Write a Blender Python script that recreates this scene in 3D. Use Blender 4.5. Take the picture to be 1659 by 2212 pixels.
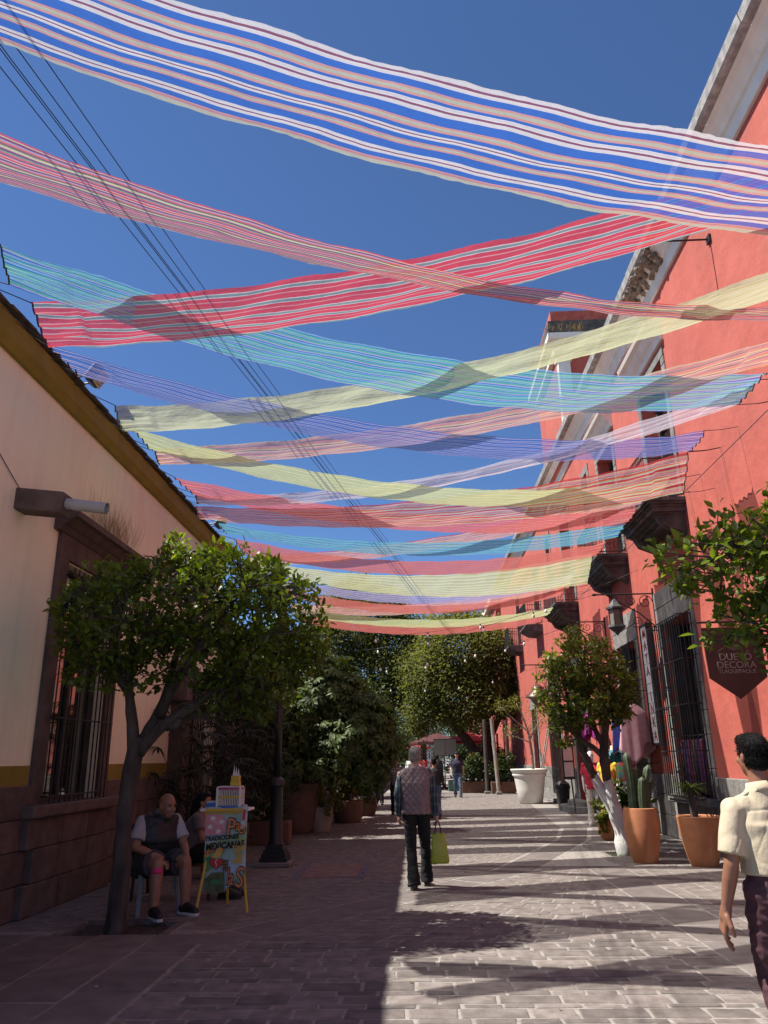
import bpy, math, random
import numpy as np
from mathutils import Vector, Matrix, noise
R = math.radians
rng = np.random.default_rng(7)
random.seed(7)
for o in list(bpy.data.objects): bpy.data.objects.remove(o)
sc = bpy.context.scene
col = sc.collection

# ------------------------------------------------------------------ camera
cam_d = bpy.data.cameras.new('camera'); cam = bpy.data.objects.new('camera', cam_d); col.objects.link(cam)
cam_d.sensor_fit = 'VERTICAL'; cam_d.sensor_height = 36.0; cam_d.lens = 1642.0/2212.0*36.0
cam_d.clip_start = 0.05; cam_d.clip_end = 3000
M = Matrix(((0.99893513, 0.02751643, 0.03703312), (0.04370793, -0.30740281, -0.95057516), (-0.01477235, 0.95118156, -0.30827815)))
M = M.to_quaternion().to_matrix().to_4x4(); M.translation = (0, 0, 1.62)
cam.matrix_world = M
sc.camera = cam
# ------------------------------------------------------------------ sky, sun, exposure
SUN_EL = 57.9
w = bpy.data.worlds.new('World'); sc.world = w; w.use_nodes = True
nt = w.node_tree; nt.nodes.clear()
sky = nt.nodes.new('ShaderNodeTexSky'); sky.sky_type = 'NISHITA'; sky.sun_disc = False
sky.sun_elevation = R(SUN_EL); sky.sun_rotation = R(-90); sky.altitude = 1500; sky.air_density = 1.0; sky.dust_density = 0.0; sky.ozone_density = 8.0
bg = nt.nodes.new('ShaderNodeBackground'); bg.inputs['Strength'].default_value = 0.066
wo = nt.nodes.new('ShaderNodeOutputWorld')
tn = nt.nodes.new('ShaderNodeMix'); tn.data_type = 'RGBA'; tn.blend_type = 'MULTIPLY'; tn.inputs[0].default_value = 1.0; tn.inputs[7].default_value = (0.90, 0.96, 1.04, 1)   # deep highland blue, the same all over
nt.links.new(sky.outputs[0], tn.inputs[6]); nt.links.new(tn.outputs[2], bg.inputs[0]); nt.links.new(bg.outputs[0], wo.inputs[0])
sd = bpy.data.lights.new('sun', 'SUN'); sd.energy = 4.8; sd.angle = R(0.5); sd.color = (1.0, 0.95, 0.87)
so = bpy.data.objects.new('sun', sd); col.objects.link(so)
sun_dir = Vector((math.cos(R(SUN_EL)), 0.015, -math.sin(R(SUN_EL))))   # the way the light travels
so.rotation_euler = sun_dir.to_track_quat('-Z', 'Y').to_euler(); so.location = (-30, 0, 40)
sc.view_settings.view_transform = 'Standard'; sc.view_settings.look = 'None'
sc.view_settings.exposure = 1.05; sc.view_settings.gamma = 1.0
sc.cycles.transparent_max_bounces = 16
sc.cycles.max_bounces = 8

# ------------------------------------------------------------------ materials
MATS = {}
def _n(nt, t, **k):
    n = nt.nodes.new(t)
    for a, b in k.items(): setattr(n, a, b)
    return n
def c4(c): return (c[0], c[1], c[2], 1.0)
def mat(name, c1, c2=None, rough=0.7, scale=6.0, detail=6.0, bump=0.0, bscale=40.0, metal=0.0, spec=0.5, objvar=0.0,
        stretch=(1, 1, 1), stain=None, stain_scale=1.0, stain_amt=0.6, contrast=(0.35, 0.65), sheen=0.0, coords='Object', bump2=0.0, b2scale=6.0, streak=None, streak_amt=0.5):
    if name in MATS: return MATS[name]
    m = bpy.data.materials.new(name); m.use_nodes = True; nt = m.node_tree; L = nt.links.new
    p = nt.nodes['Principled BSDF']
    tc = _n(nt, 'ShaderNodeTexCoord'); mp = _n(nt, 'ShaderNodeMapping'); mp.inputs['Scale'].default_value = stretch
    if coords == 'World': ge = _n(nt, 'ShaderNodeNewGeometry'); L(ge.outputs['Position'], mp.inputs[0])
    else: L(tc.outputs[coords], mp.inputs[0])
    no = _n(nt, 'ShaderNodeTexNoise'); no.inputs['Scale'].default_value = scale; no.inputs['Detail'].default_value = detail
    L(mp.outputs[0], no.inputs[0])
    cr = _n(nt, 'ShaderNodeValToRGB'); e = cr.color_ramp.elements
    e[0].position, e[1].position = contrast; e[0].color = c4(c1); e[1].color = c4(c2 or c1)
    L(no.outputs[0], cr.inputs[0]); out = cr.outputs[0]
    if stain:
        n2 = _n(nt, 'ShaderNodeTexNoise'); n2.inputs['Scale'].default_value = stain_scale; n2.inputs['Detail'].default_value = 8; n2.inputs['Roughness'].default_value = 0.7
        L(mp.outputs[0], n2.inputs[0])
        r2 = _n(nt, 'ShaderNodeMapRange'); r2.inputs[1].default_value = 0.5; r2.inputs[2].default_value = 0.72; r2.inputs[4].default_value = stain_amt
        L(n2.outputs[0], r2.inputs[0])
        mx = _n(nt, 'ShaderNodeMix', data_type='RGBA'); L(r2.outputs[0], mx.inputs[0]); L(out, mx.inputs[6]); mx.inputs[7].default_value = c4(stain); out = mx.outputs[2]
    if streak:
        ms = _n(nt, 'ShaderNodeMapping'); ms.inputs['Scale'].default_value = (2.6, 2.6, 0.22); L(tc.outputs['Object'], ms.inputs[0])
        n4 = _n(nt, 'ShaderNodeTexNoise'); n4.inputs['Scale'].default_value = 1.6; n4.inputs['Detail'].default_value = 7; n4.inputs['Roughness'].default_value = 0.65; L(ms.outputs[0], n4.inputs[0])
        r4 = _n(nt, 'ShaderNodeMapRange'); r4.inputs[1].default_value = 0.5; r4.inputs[2].default_value = 0.75; r4.inputs[4].default_value = streak_amt; L(n4.outputs[0], r4.inputs[0])
        m4 = _n(nt, 'ShaderNodeMix', data_type='RGBA'); L(r4.outputs[0], m4.inputs[0]); L(out, m4.inputs[6]); m4.inputs[7].default_value = c4(streak); out = m4.outputs[2]
    if objvar:
        oi = _n(nt, 'ShaderNodeObjectInfo'); mr = _n(nt, 'ShaderNodeMapRange'); mr.inputs[3].default_value = 1-objvar; mr.inputs[4].default_value = 1+objvar
        L(oi.outputs['Random'], mr.inputs[0])
        hs = _n(nt, 'ShaderNodeHueSaturation'); L(mr.outputs[0], hs.inputs['Value']); L(out, hs.inputs['Color']); out = hs.outputs[0]
    L(out, p.inputs['Base Color'])
    p.inputs['Roughness'].default_value = rough; p.inputs['Metallic'].default_value = metal; p.inputs['Specular IOR Level'].default_value = spec
    if sheen: p.inputs['Sheen Weight'].default_value = sheen
    if bump or bump2:
        nb = _n(nt, 'ShaderNodeTexNoise'); nb.inputs['Scale'].default_value = bscale; nb.inputs['Detail'].default_value = 5
        L(mp.outputs[0], nb.inputs[0])
        b = _n(nt, 'ShaderNodeBump'); b.inputs['Strength'].default_value = bump; b.inputs['Distance'].default_value = 0.01
        L(nb.outputs[0], b.inputs['Height'])
        if bump2:
            n3 = _n(nt, 'ShaderNodeTexNoise'); n3.inputs['Scale'].default_value = b2scale; n3.inputs['Detail'].default_value = 3; L(mp.outputs[0], n3.inputs[0])
            b3 = _n(nt, 'ShaderNodeBump'); b3.inputs['Strength'].default_value = bump2; b3.inputs['Distance'].default_value = 0.04
            L(n3.outputs[0], b3.inputs['Height']); L(b.outputs[0], b3.inputs['Normal']); L(b3.outputs[0], p.inputs['Normal'])
        else: L(b.outputs[0], p.inputs['Normal'])
    MATS[name] = m; return m

def leafmat(name, dark, light, trans=0.35, rough=0.4):
    if name in MATS: return MATS[name]
    m = bpy.data.materials.new(name); m.use_nodes = True; nt = m.node_tree; L = nt.links.new
    p = nt.nodes['Principled BSDF']; out = nt.nodes['Material Output']
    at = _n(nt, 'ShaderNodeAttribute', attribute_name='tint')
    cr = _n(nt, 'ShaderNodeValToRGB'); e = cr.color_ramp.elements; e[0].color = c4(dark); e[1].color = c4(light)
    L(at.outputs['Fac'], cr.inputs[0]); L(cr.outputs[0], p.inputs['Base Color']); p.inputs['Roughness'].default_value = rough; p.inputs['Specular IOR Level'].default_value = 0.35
    t = _n(nt, 'ShaderNodeBsdfTranslucent'); g = _n(nt, 'ShaderNodeMix', data_type='RGBA'); g.blend_type = 'MULTIPLY'; g.inputs[0].default_value = 1; g.inputs[7].default_value = (1.6, 1.5, 0.5, 1)
    L(cr.outputs[0], g.inputs[6]); L(g.outputs[2], t.inputs[0])
    mx = _n(nt, 'ShaderNodeMixShader'); mx.inputs[0].default_value = trans
    L(p.outputs[0], mx.inputs[1]); L(t.outputs[0], mx.inputs[2]); L(mx.outputs[0], out.inputs[0])
    MATS[name] = m; return m

def clothmat(name, stripes, reps=1.0, clear=0.2, trans=0.45):
    """woven banner cloth: stripes across V, light passing through, thin gauze"""
    m = bpy.data.materials.new(name); m.use_nodes = True; nt = m.node_tree; L = nt.links.new
    nt.nodes.remove(nt.nodes['Principled BSDF']); out = nt.nodes['Material Output']
    uv = _n(nt, 'ShaderNodeUVMap'); sx = _n(nt, 'ShaderNodeSeparateXYZ'); L(uv.outputs[0], sx.inputs[0])
    mu = _n(nt, 'ShaderNodeMath', operation='MULTIPLY'); mu.inputs[1].default_value = reps; L(sx.outputs[1], mu.inputs[0])
    fr = _n(nt, 'ShaderNodeMath', operation='FRACT'); L(mu.outputs[0], fr.inputs[0])
    cr = _n(nt, 'ShaderNodeValToRGB'); cr.color_ramp.interpolation = 'CONSTANT'; el = cr.color_ramp.elements
    tot = sum(s[1] for s in stripes); pos = 0.0
    for i, s in enumerate(stripes):
        e = el[0] if i == 0 else (el[1] if i == 1 else el.new(min(pos/tot, 0.999)))
        e.position = min(pos/tot, 0.999); e.color = c4(tuple(q*0.78 for q in s[0])); pos += s[1]
    L(fr.outputs[0], cr.inputs[0])
    cn = _n(nt, 'ShaderNodeTexNoise'); cm = _n(nt, 'ShaderNodeMapping'); cm.inputs['Scale'].default_value = (26, 5, 1); L(uv.outputs[0], cm.inputs[0]); L(cm.outputs[0], cn.inputs[0]); cn.inputs['Scale'].default_value = 1.0; cn.inputs['Detail'].default_value = 4
    bp = _n(nt, 'ShaderNodeBump'); bp.inputs['Strength'].default_value = 0.9; bp.inputs['Distance'].default_value = 0.035; L(cn.outputs[0], bp.inputs['Height'])
    d = _n(nt, 'ShaderNodeBsdfDiffuse'); t = _n(nt, 'ShaderNodeBsdfTranslucent'); L(bp.outputs[0], d.inputs['Normal']); L(bp.outputs[0], t.inputs['Normal']); L(cr.outputs[0], d.inputs[0]); L(cr.outputs[0], t.inputs[0])
    mx = _n(nt, 'ShaderNodeMixShader'); mx.inputs[0].default_value = trans; L(d.outputs[0], mx.inputs[1]); L(t.outputs[0], mx.inputs[2])
    # weave: fine threads that let the sky through, uneven along the width
    wn = _n(nt, 'ShaderNodeTexNoise'); wn.noise_dimensions = '1D'; wn.inputs['Scale'].default_value = 60; wn.inputs['Detail'].default_value = 1; L(sx.outputs[1], wn.inputs['W'])
    mr = _n(nt, 'ShaderNodeMapRange'); mr.inputs[1].default_value = 0.3; mr.inputs[2].default_value = 0.7; mr.inputs[3].default_value = clear*0.3; mr.inputs[4].default_value = clear*0.95
    L(wn.outputs[0], mr.inputs[0])
    tr = _n(nt, 'ShaderNodeBsdfTransparent')
    m2 = _n(nt, 'ShaderNodeMixShader'); L(mr.outputs[0], m2.inputs[0]); L(mx.outputs[0], m2.inputs[1]); L(tr.outputs[0], m2.inputs[2]); L(m2.outputs[0], out.inputs[0])
    MATS[name] = m; return m

# ------------------------------------------------------------------ object helpers
ORG = {}
def tag(o, label=None, cat=None, group=None, kind=None):
    if label: o['label'] = label
    if cat: o['category'] = cat
    if group: o['group'] = group
    if kind: o['kind'] = kind
    return o
def thing(name, loc, label, cat, group=None, rz=0.0):
    o = bpy.data.objects.new(name, None); col.objects.link(o); o.location = loc; o.rotation_euler = (0, 0, rz)
    o.empty_display_size = 0.1; ORG[o.name] = Vector(loc)
    return tag(o, label, cat, group)
def link(name, me, m, parent=None, loc=None, rot=None, scale=None):
    o = bpy.data.objects.new(name, me); col.objects.link(o)
    if m is not None and not me.materials: me.materials.append(m)
    if parent: o.parent = parent
    if loc is not None: o.location = loc
    if rot is not None: o.rotation_euler = rot
    if scale is not None: o.scale = scale
    return o
def copy_tree(o, parent=None):
    c = o.copy(); col.objects.link(c); c.parent = parent
    for ch in o.children: copy_tree(ch, c)
    return c
class MB:
    def __init__(s): s.v = []; s.f = []
    def add(s, v, f):
        n = len(s.v); s.v.extend(Vector(p) for p in v); s.f.extend(tuple(i+n for i in q) for q in f); return s
    def box(s, x0, x1, y0, y1, z0, z1):
        return s.add([(x0,y0,z0),(x1,y0,z0),(x1,y1,z0),(x0,y1,z0),(x0,y0,z1),(x1,y0,z1),(x1,y1,z1),(x0,y1,z1)],
                     [(3,2,1,0),(4,5,6,7),(0,1,5,4),(1,2,6,5),(2,3,7,6),(3,0,4,7)])
    def rbox(s, c, size, rot=None, bev=0.0):
        hx, hy, hz = size[0]/2, size[1]/2, size[2]/2; n = len(s.v)
        if bev:
            b = bev; pts = []
            for z, k in ((-hz, b), (-hz+b, 0), (hz-b, 0), (hz, b)):
                for sx, sy in ((-1,-1),(1,-1),(1,1),(-1,1)):
                    ax, ay = hx-k, hy-k
                    if sx*sy > 0: q = [(sx*ax, sy*(ay-b)), (sx*(ax-b), sy*ay)] if (sx, sy) == (1, 1) else [(sx*ax, sy*(ay-b)), (sx*(ax-b), sy*ay)]
                    else: q = [(sx*(ax-b), sy*ay), (sx*ax, sy*(ay-b))]
                    pts += [(a, bb, z) for a, bb in q]
            f = [tuple(range(7,-1,-1)), tuple(range(24, 32))]
            for r in range(3):
                for i in range(8): f.append((r*8+i, r*8+(i+1) % 8, r*8+8+(i+1) % 8, r*8+8+i))
        else:
            pts = [(-hx,-hy,-hz),(hx,-hy,-hz),(hx,hy,-hz),(-hx,hy,-hz),(-hx,-hy,hz),(hx,-hy,hz),(hx,hy,hz),(-hx,hy,hz)]
            f = [(3,2,1,0),(4,5,6,7),(0,1,5,4),(1,2,6,5),(2,3,7,6),(3,0,4,7)]
        m = rot if rot is not None else Matrix.Identity(3); c = Vector(c)
        return s.add([m @ Vector(p) + c for p in pts], f)
    def tube(s, pts, rad, n=8, cap=True, flat=None):
        pts = [Vector(p) for p in pts]; k = len(pts)
        if not hasattr(rad, '__len__'): rad = [rad]*k
        up = None; v = []
        for i in range(k):
            d = (pts[min(i+1, k-1)]-pts[max(i-1, 0)])
            d = d.normalized() if d.length > 1e-9 else Vector((0,0,1))
            if up is None: up = d.orthogonal().normalized()
            else:
                up = (up-d*up.dot(d)); up = up.normalized() if up.length > 1e-6 else d.orthogonal().normalized()
            si = d.cross(up)
            for j in range(n):
                a = 2*math.pi*j/n; v.append(pts[i]+(up*math.cos(a)+si*math.sin(a))*rad[i])
        f = [(i*n+j, i*n+(j+1) % n, (i+1)*n+(j+1) % n, (i+1)*n+j) for i in range(k-1) for j in range(n)]
        if cap: f += [tuple(range(n-1,-1,-1)), tuple((k-1)*n+j for j in range(n))]
        return s.add(v, f)
    def lathe(s, prof, c=(0,0,0), n=24, close=True, fold=None):
        v = []; k = len(prof); c = Vector(c)
        for i, (r, z) in enumerate(prof):
            for j in range(n):
                a = 2*math.pi*j/n; rr = r if fold is None else fold(r, z, a)
                v.append(c+Vector((rr*math.cos(a), rr*math.sin(a), z)))
        f = [(i*n+j, i*n+(j+1) % n, (i+1)*n+(j+1) % n, (i+1)*n+j) for i in range(k-1) for j in range(n)]
        if close: f += [tuple(range(n-1,-1,-1)), tuple((k-1)*n+j for j in range(n))]
        return s.add(v, f)
    def sphere(s, c, r, nu=12, nv=8, rot=None):
        if not hasattr(r, '__len__'): r = (r, r, r)
        v = []; c = Vector(c); m = rot or Matrix.Identity(3)
        for i in range(1, nv):
            t = math.pi*i/nv
            for j in range(nu):
                a = 2*math.pi*j/nu; v.append(c+m @ Vector((r[0]*math.sin(t)*math.cos(a), r[1]*math.sin(t)*math.sin(a), r[2]*math.cos(t))))
        v += [c+m @ Vector((0,0,r[2])), c+m @ Vector((0,0,-r[2]))]; T = (nv-1)*nu
        f = [(i*nu+j, (i+1)*nu+j, (i+1)*nu+(j+1) % nu, i*nu+(j+1) % nu) for i in range(nv-2) for j in range(nu)]
        f += [(T, j, (j+1) % nu) for j in range(nu)] + [(T+1, (nv-2)*nu+(j+1) % nu, (nv-2)*nu+j) for j in range(nu)]
        return s.add(v, f)
    def cone(s, p0, r0, p1, r1, n=12):
        p0 = Vector(p0); p1 = Vector(p1); s.tube([p0, p1], [r0, r1], n); s.sphere(p0, r0, n, 8); s.sphere(p1, r1, n, 8); return s
    def chain(s, pts, rad, n=12):
        for i in range(len(pts)-1): s.cone(pts[i], rad[i], pts[i+1], rad[i+1], n)
        return s
    def loft(s, cs, rx, ry, side=(1,0,0), n=24, power=2.0):
        cs = [Vector(c) for c in cs]; k = len(cs); v = []; sd_ = Vector(side)
        for i in range(k):
            d = (cs[min(i+1,k-1)]-cs[max(i-1,0)]).normalized(); a = (sd_-d*sd_.dot(d)).normalized(); b = d.cross(a)
            for j in range(n):
                t = 2*math.pi*j/n; cc, ss = math.cos(t), math.sin(t)
                cx = math.copysign(abs(cc)**(2/power), cc); sy = math.copysign(abs(ss)**(2/power), ss)
                v.append(cs[i]+a*cx*rx[i]+b*sy*ry[i])
        f = [(i*n+j, i*n+(j+1) % n, (i+1)*n+(j+1) % n, (i+1)*n+j) for i in range(k-1) for j in range(n)]
        f += [tuple(range(n-1,-1,-1)), tuple((k-1)*n+j for j in range(n))]
        return s.add(v, f)
    def poly(s, pts, thick, nrm):
        """a flat outline with a thickness along nrm"""
        n = len(pts); nrm = Vector(nrm)*thick
        v = [Vector(p) for p in pts]+[Vector(p)+nrm for p in pts]
        return s.add(v, [tuple(range(n-1,-1,-1)), tuple(range(n, 2*n))]+[(i, (i+1) % n, n+(i+1) % n, n+i) for i in range(n)])
    def mesh(s, name, org=(0,0,0), smooth=False):
        me = bpy.data.meshes.new(name); o = Vector(org)
        me.from_pydata([tuple(p-o) for p in s.v], [], s.f); me.validate(); me.update()
        if smooth: me.polygons.foreach_set('use_smooth', [True]*len(me.polygons))
        return me
    def build(s, name, m, parent=None, smooth=False, kind=None, auto=None):
        org = world_org(parent)
        me = s.mesh(name, org, smooth or auto is not None)
        if auto is not None: me.set_sharp_from_angle(angle=R(auto))
        o = link(name, me, m, parent)
        if kind: o['kind'] = kind
        return o
def world_org(p):
    v = Vector((0,0,0))
    while p is not None:
        v += Vector(p.location); p = p.parent
    return v
def at_base(o, loc):
    """move a mesh object's origin to loc"""
    loc = Vector(loc); o.data.transform(Matrix.Translation(-loc)); o.location = loc; return o
def fastmesh(name, V, F):
    """V (n,3), F (m,4) numpy"""
    me = bpy.data.meshes.new(name); n, m = len(V), len(F); k = F.shape[1]
    me.vertices.add(n); me.vertices.foreach_set('co', V.astype(np.float32).ravel())
    me.loops.add(m*k); me.loops.foreach_set('vertex_index', F.astype(np.int32).ravel())
    me.polygons.add(m); me.polygons.foreach_set('loop_start', np.arange(0, m*k, k, dtype=np.int32))
    me.update(calc_edges=True); me.validate(); return me
def unit(a): return a/np.maximum(np.linalg.norm(a, axis=1, keepdims=True), 1e-9)
def leaves(name, P, D, N, L, W, tint, m, parent, fold=0.35, droop=0.12, wide=0.36, fine=True):
    n = len(P); D = unit(D); S = unit(np.cross(D, N)); N = np.cross(S, D); L = np.broadcast_to(L, n)[:, None]; W = np.broadcast_to(W, n)[:, None]
    def at(u): return P+D*L*u-N*L*droop*u*u
    a, c = at(wide), at(0.72)
    if fine:
        V = np.stack([P, a-S*W+N*W*fold, a+S*W+N*W*fold, c-S*W*0.72+N*W*fold*0.5, c+S*W*0.72+N*W*fold*0.5, at(1.0), a, c], 1).reshape(-1, 3)
        b = (np.arange(n)*8)[:, None]; T = [[0,6,1],[1,6,7],[1,7,3],[3,7,5],[0,2,6],[2,7,6],[2,4,7],[4,5,7]]
        F = np.concatenate([b+np.array([q]) for q in T], 1).reshape(-1, 3); nf = 8
    else:
        V = np.stack([P, a-S*W+N*W*fold, a+S*W+N*W*fold, at(1.0)], 1).reshape(-1, 3)
        b = (np.arange(n)*4)[:, None]; F = (b+np.array([[0,1,3,2]])); nf = 1
    V = V-np.array(world_org(parent))
    me = fastmesh(name, V, F)
    a = me.attributes.new('tint', 'FLOAT', 'FACE'); a.data.foreach_set('value', np.repeat(tint, nf).astype(np.float32))
    o = link(name, me, m, parent); o['kind'] = 'stuff'; return o
def remesh(mb, name, vox, m, parent, smooth=4, disp=None, label=None):
    me = mb.mesh(name+'_src'); t = bpy.data.objects.new('src', me); col.objects.link(t)
    md = t.modifiers.new('r', 'REMESH'); md.mode = 'VOXEL'; md.voxel_size = vox; md.use_smooth_shade = True
    if smooth: ms = t.modifiers.new('s', 'SMOOTH'); ms.factor = 0.5; ms.iterations = smooth
    dg = bpy.context.evaluated_depsgraph_get(); dg.update()
    out = bpy.data.meshes.new_from_object(t.evaluated_get(dg)); out.name = name
    bpy.data.objects.remove(t); bpy.data.meshes.remove(me)
    if disp:
        nr = [v.normal.copy() for v in out.vertices]
        for v, q in zip(out.vertices, nr): v.co += q*disp(v.co, q)
    out.polygons.foreach_set('use_smooth', [True]*len(out.polygons))
    o = link(name, out, m, parent)
    if label: o['label'] = label
    return o
def text_part(body, size, m, parent, loc, rot, name='lettering', depth=0.002, offset=0.0, align='LEFT', sx=1.0, shear=0.0, bold=0.0):
    cu = bpy.data.curves.new('t', 'FONT'); cu.body = body; cu.size = size; cu.extrude = depth; cu.offset = offset; cu.align_x = align; cu.shear = shear; cu.resolution_u = 4
    t = bpy.data.objects.new('t', cu); col.objects.link(t)
    dg = bpy.context.evaluated_depsgraph_get(); dg.update()
    me = bpy.data.meshes.new_from_object(t.evaluated_get(dg)); bpy.data.objects.remove(t)
    me.name = name
    o = link(name, me, m, parent); o.matrix_basis = Matrix.Translation(Vector(loc)-world_org(parent)) @ rot.to_4x4() @ Matrix.Diagonal((sx,1,1,1)); return o
# ================================================================== GROUND
m_mortar = mat('mortar', (0.19,0.174,0.156), (0.285,0.264,0.238), 0.9, 12, bump=0.3, bscale=60, coords='World')
m_stone = mat('paver_stone', (0.115,0.097,0.087), (0.186,0.162,0.146), 0.78, 7, bump=0.45, bscale=45, objvar=0.3, stain=(0.085,0.072,0.067), stain_scale=1.1, stain_amt=0.65, bump2=0.15, b2scale=9, coords='World')
m_slab = mat('slab_stone', (0.115,0.099,0.091), (0.165,0.145,0.133), 0.75, 4, bump=0.3, bscale=40, objvar=0.16, stain=(0.10,0.085,0.082), stain_scale=1.2, stain_amt=0.5, coords='World')
m_soil = mat('soil', (0.03,0.024,0.02), (0.07,0.058,0.048), 0.95, 30, bump=0.8, bscale=60)
bmg = MB()
PITS = [(-3.62,-2.62,8.22,9.02), (3.2,3.85,14.1,14.75)]
# one sheet with two openings for the tree pits
xs = [-400,-3.62,-2.62,3.2,3.85,400]; ys = [-60,8.22,9.02,14.1,14.75,900]
for i in range(5):
    for j in range(5):
        cx, cy = (xs[i]+xs[i+1])/2, (ys[j]+ys[j+1])/2
        if any(a < cx < b and c < cy < d for a, b, c, d in PITS): continue
        bmg.add([(xs[i],ys[j],-0.0048),(xs[i+1],ys[j],-0.0048),(xs[i+1],ys[j+1],-0.0048),(xs[i],ys[j+1],-0.0048)], [(0,1,2,3)])
pave = bmg.build('pavement', m_mortar); tag(pave, 'stone-paved pedestrian street with pale mortar joints', 'pavement', kind='structure')
for k, (a, b, c, d) in enumerate(PITS):
    p = MB(); n = 10
    vs = [(a-0.03+(b-a+0.06)*i/n, c-0.03+(d-c+0.06)*j/n, -0.06+0.03*random.random()) for j in range(n+1) for i in range(n+1)]
    p.add(vs, [(j*(n+1)+i, j*(n+1)+i+1, (j+1)*(n+1)+i+1, (j+1)*(n+1)+i) for j in range(n) for i in range(n)])
    o = p.build('tree_pit_soil', m_soil, pave)
    for (x0_, x1_, y0_, y1_) in ((a-.09,a,c-.09,d+.09),(b,b+.09,c-.09,d+.09),(a,b,c-.09,c),(a,b,d,d+.09)): MB().box(x0_,x1_,y0_,y1_,-.16,-.004).build('pit_kerb', m_stone, pave)
DB = [(7.9,-2.08),(10.03,-0.46),(12.48,1.35),(16.88,3.08),(19.6,3.66),(40,5.0)]
def dband(y): return float(np.interp(y, [p[0] for p in DB], [p[1] for p in DB]))
quads = []   # (pts, slab?)
def inpit(x, y): return any(a-0.05 < x < b+0.05 and c-0.05 < y < d+0.05 for a, b, c, d in PITS)
def course(y0, y1, f0, f1, lo, hi, slab=False, g=0.0105, swap=False):
    """stones between the borders f0(y), f1(y)"""
    a0, a1, b0, b1 = f0(y0), f0(y1), f1(y0), f1(y1)
    if min(b0-a0, b1-a1) < 0.06: return
    t = 0.0; Lm = (b0-a0+b1-a1)/2
    cuts = [0.0]
    while True:
        t += random.uniform(lo, hi)
        if t > Lm-lo*0.6: break
        cuts.append(t/Lm)
    cuts.append(1.0)
    for i in range(len(cuts)-1):
        s, e = cuts[i], cuts[i+1]; j = lambda: random.uniform(-0.009, 0.009)
        q = [(a0+(b0-a0)*s+g+j(), y0+g+j()), (a0+(b0-a0)*e-g+j(), y0+g+j()), (a1+(b1-a1)*e-g+j(), y1-g+j()), (a1+(b1-a1)*s+g+j(), y1-g+j())]
        if swap: q = [(p[1], p[0]) for p in q][::-1]
        cx = sum(p[0] for p in q)/4; cy = sum(p[1] for p in q)/4
        if inpit(cx, cy): continue
        quads.append((q, slab))
def C(v): return lambda y: v
y = 3.2; wide = True
while y < 40:
    h = random.uniform(0.19, 0.235) if wide else random.uniform(0.095, 0.12)
    lo, hi = (0.27, 0.48) if wide else (0.2, 0.38)
    if y > 13: lo, hi = 0.22, 0.4
    y1 = y+h
    if y1 <= 7.9: course(y, y1, C(-2.08), C(2.5), lo, hi)
    elif y < 12.6: course(y, y1, lambda q: dband(q)+0.36, C(2.5), lo, hi)
    if y > 8.35: course(y, y1, C(-4.42 if y < 17 else -4.6), lambda q: min(dband(q)-0.36, 5.0), lo, hi)
    y = y1; wide = not wide
def slabrun(x0, x1, ya, yb, lo, hi): course(x0, x1, C(ya), C(yb), lo, hi, True, 0.009, True)
slabrun(2.5, 3.06, 3.0, 12.9, 0.5, 0.9)
for x0, x1 in ((-4.42,-3.85),(-3.85,-3.22),(-3.22,-2.62),(-2.62,-2.1)): slabrun(x0, x1, 3.0, 8.33 if x1 > -3 else 8.33, 0.6, 1.0)
x = 3.06
while x < 5.1:
    wd = min(random.choice((0.21, 0.3, 0.17)), 5.1-x)
    if wd > 0.08: course(x, x+wd, C(3.0), C(13.2), 0.3, 0.55, False, 0.008, True)
    x += wd
y = 13.2
while y < 34:
    y1 = y+0.3; course(y, y1, lambda q: max(dband(q)+0.36, 3.0), C(5.1), 0.3, 0.5); y = y1
# slabs of the diagonal band
def pol(t):
    L = 0
    for i in range(len(DB)-2):
        a, b = Vector((DB[i][1], DB[i][0])), Vector((DB[i+1][1], DB[i+1][0])); l = (b-a).length
        if t <= L+l: 
            return a+(b-a)*((t-L)/l), (b-a).normalized()
        L += l
    return b, (b-a).normalized()
t = 0.0
while t < 15:
    e = t+random.uniform(0.45, 0.75)
    (p, d), (q, d2) = pol(t+0.012), pol(e-0.012); nn = Vector((-d.y, d.x))*0.265; n2 = Vector((-d2.y, d2.x))*0.265
    quads.append(([tuple(p-nn), tuple(q-n2), tuple(q+n2), tuple(p+nn)], True)); t = e
def stone(mb, q, dz):
    cx = sum(p[0] for p in q)/4; cy = sum(p[1] for p in q)/4; tx, ty = random.uniform(-.006,.006), random.uniform(-.006,.006)
    z = lambda p: dz+(p[0]-cx)*tx+(p[1]-cy)*ty
    def ring(k, zo): 
        r = []
        for i, p in enumerate(q):
            dx, dy = p[0]-cx, p[1]-cy; l = math.hypot(dx, dy); r.append((p[0]-dx/l*k, p[1]-dy/l*k, z(p)+zo))
        return r
    v = [(p[0], p[1], -0.05) for p in q]+ring(0, -0.004)+ring(0.012, 0.0)
    mb.add(v, [(8,9,10,11)]+[(r*4+i, r*4+(i+1) % 4, r*4+4+(i+1) % 4, r*4+4+i) for r in range(2) for i in range(4)])
quads.sort(key=lambda q: (sum(p[1] for p in q[0])/4 < 5.4)*100+math.hypot(sum(p[0] for p in q[0])/4, sum(p[1] for p in q[0])/4))
rest = {True: MB(), False: MB()}
for i, (q, slab) in enumerate(quads):
    dz = random.uniform(-0.003, 0.002)
    if i < 300:
        s = MB(); stone(s, q, dz); o = s.build('paving_slab' if slab else 'paver', m_slab if slab else m_stone, pave)
        at_base(o, (sum(p[0] for p in q)/4, sum(p[1] for p in q)/4, 0))
    else: stone(rest[slab], q, dz)
for slab in (True, False):
    rest[slab].build('paving_stones', m_slab if slab else m_stone, pave, kind='stuff')
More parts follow.
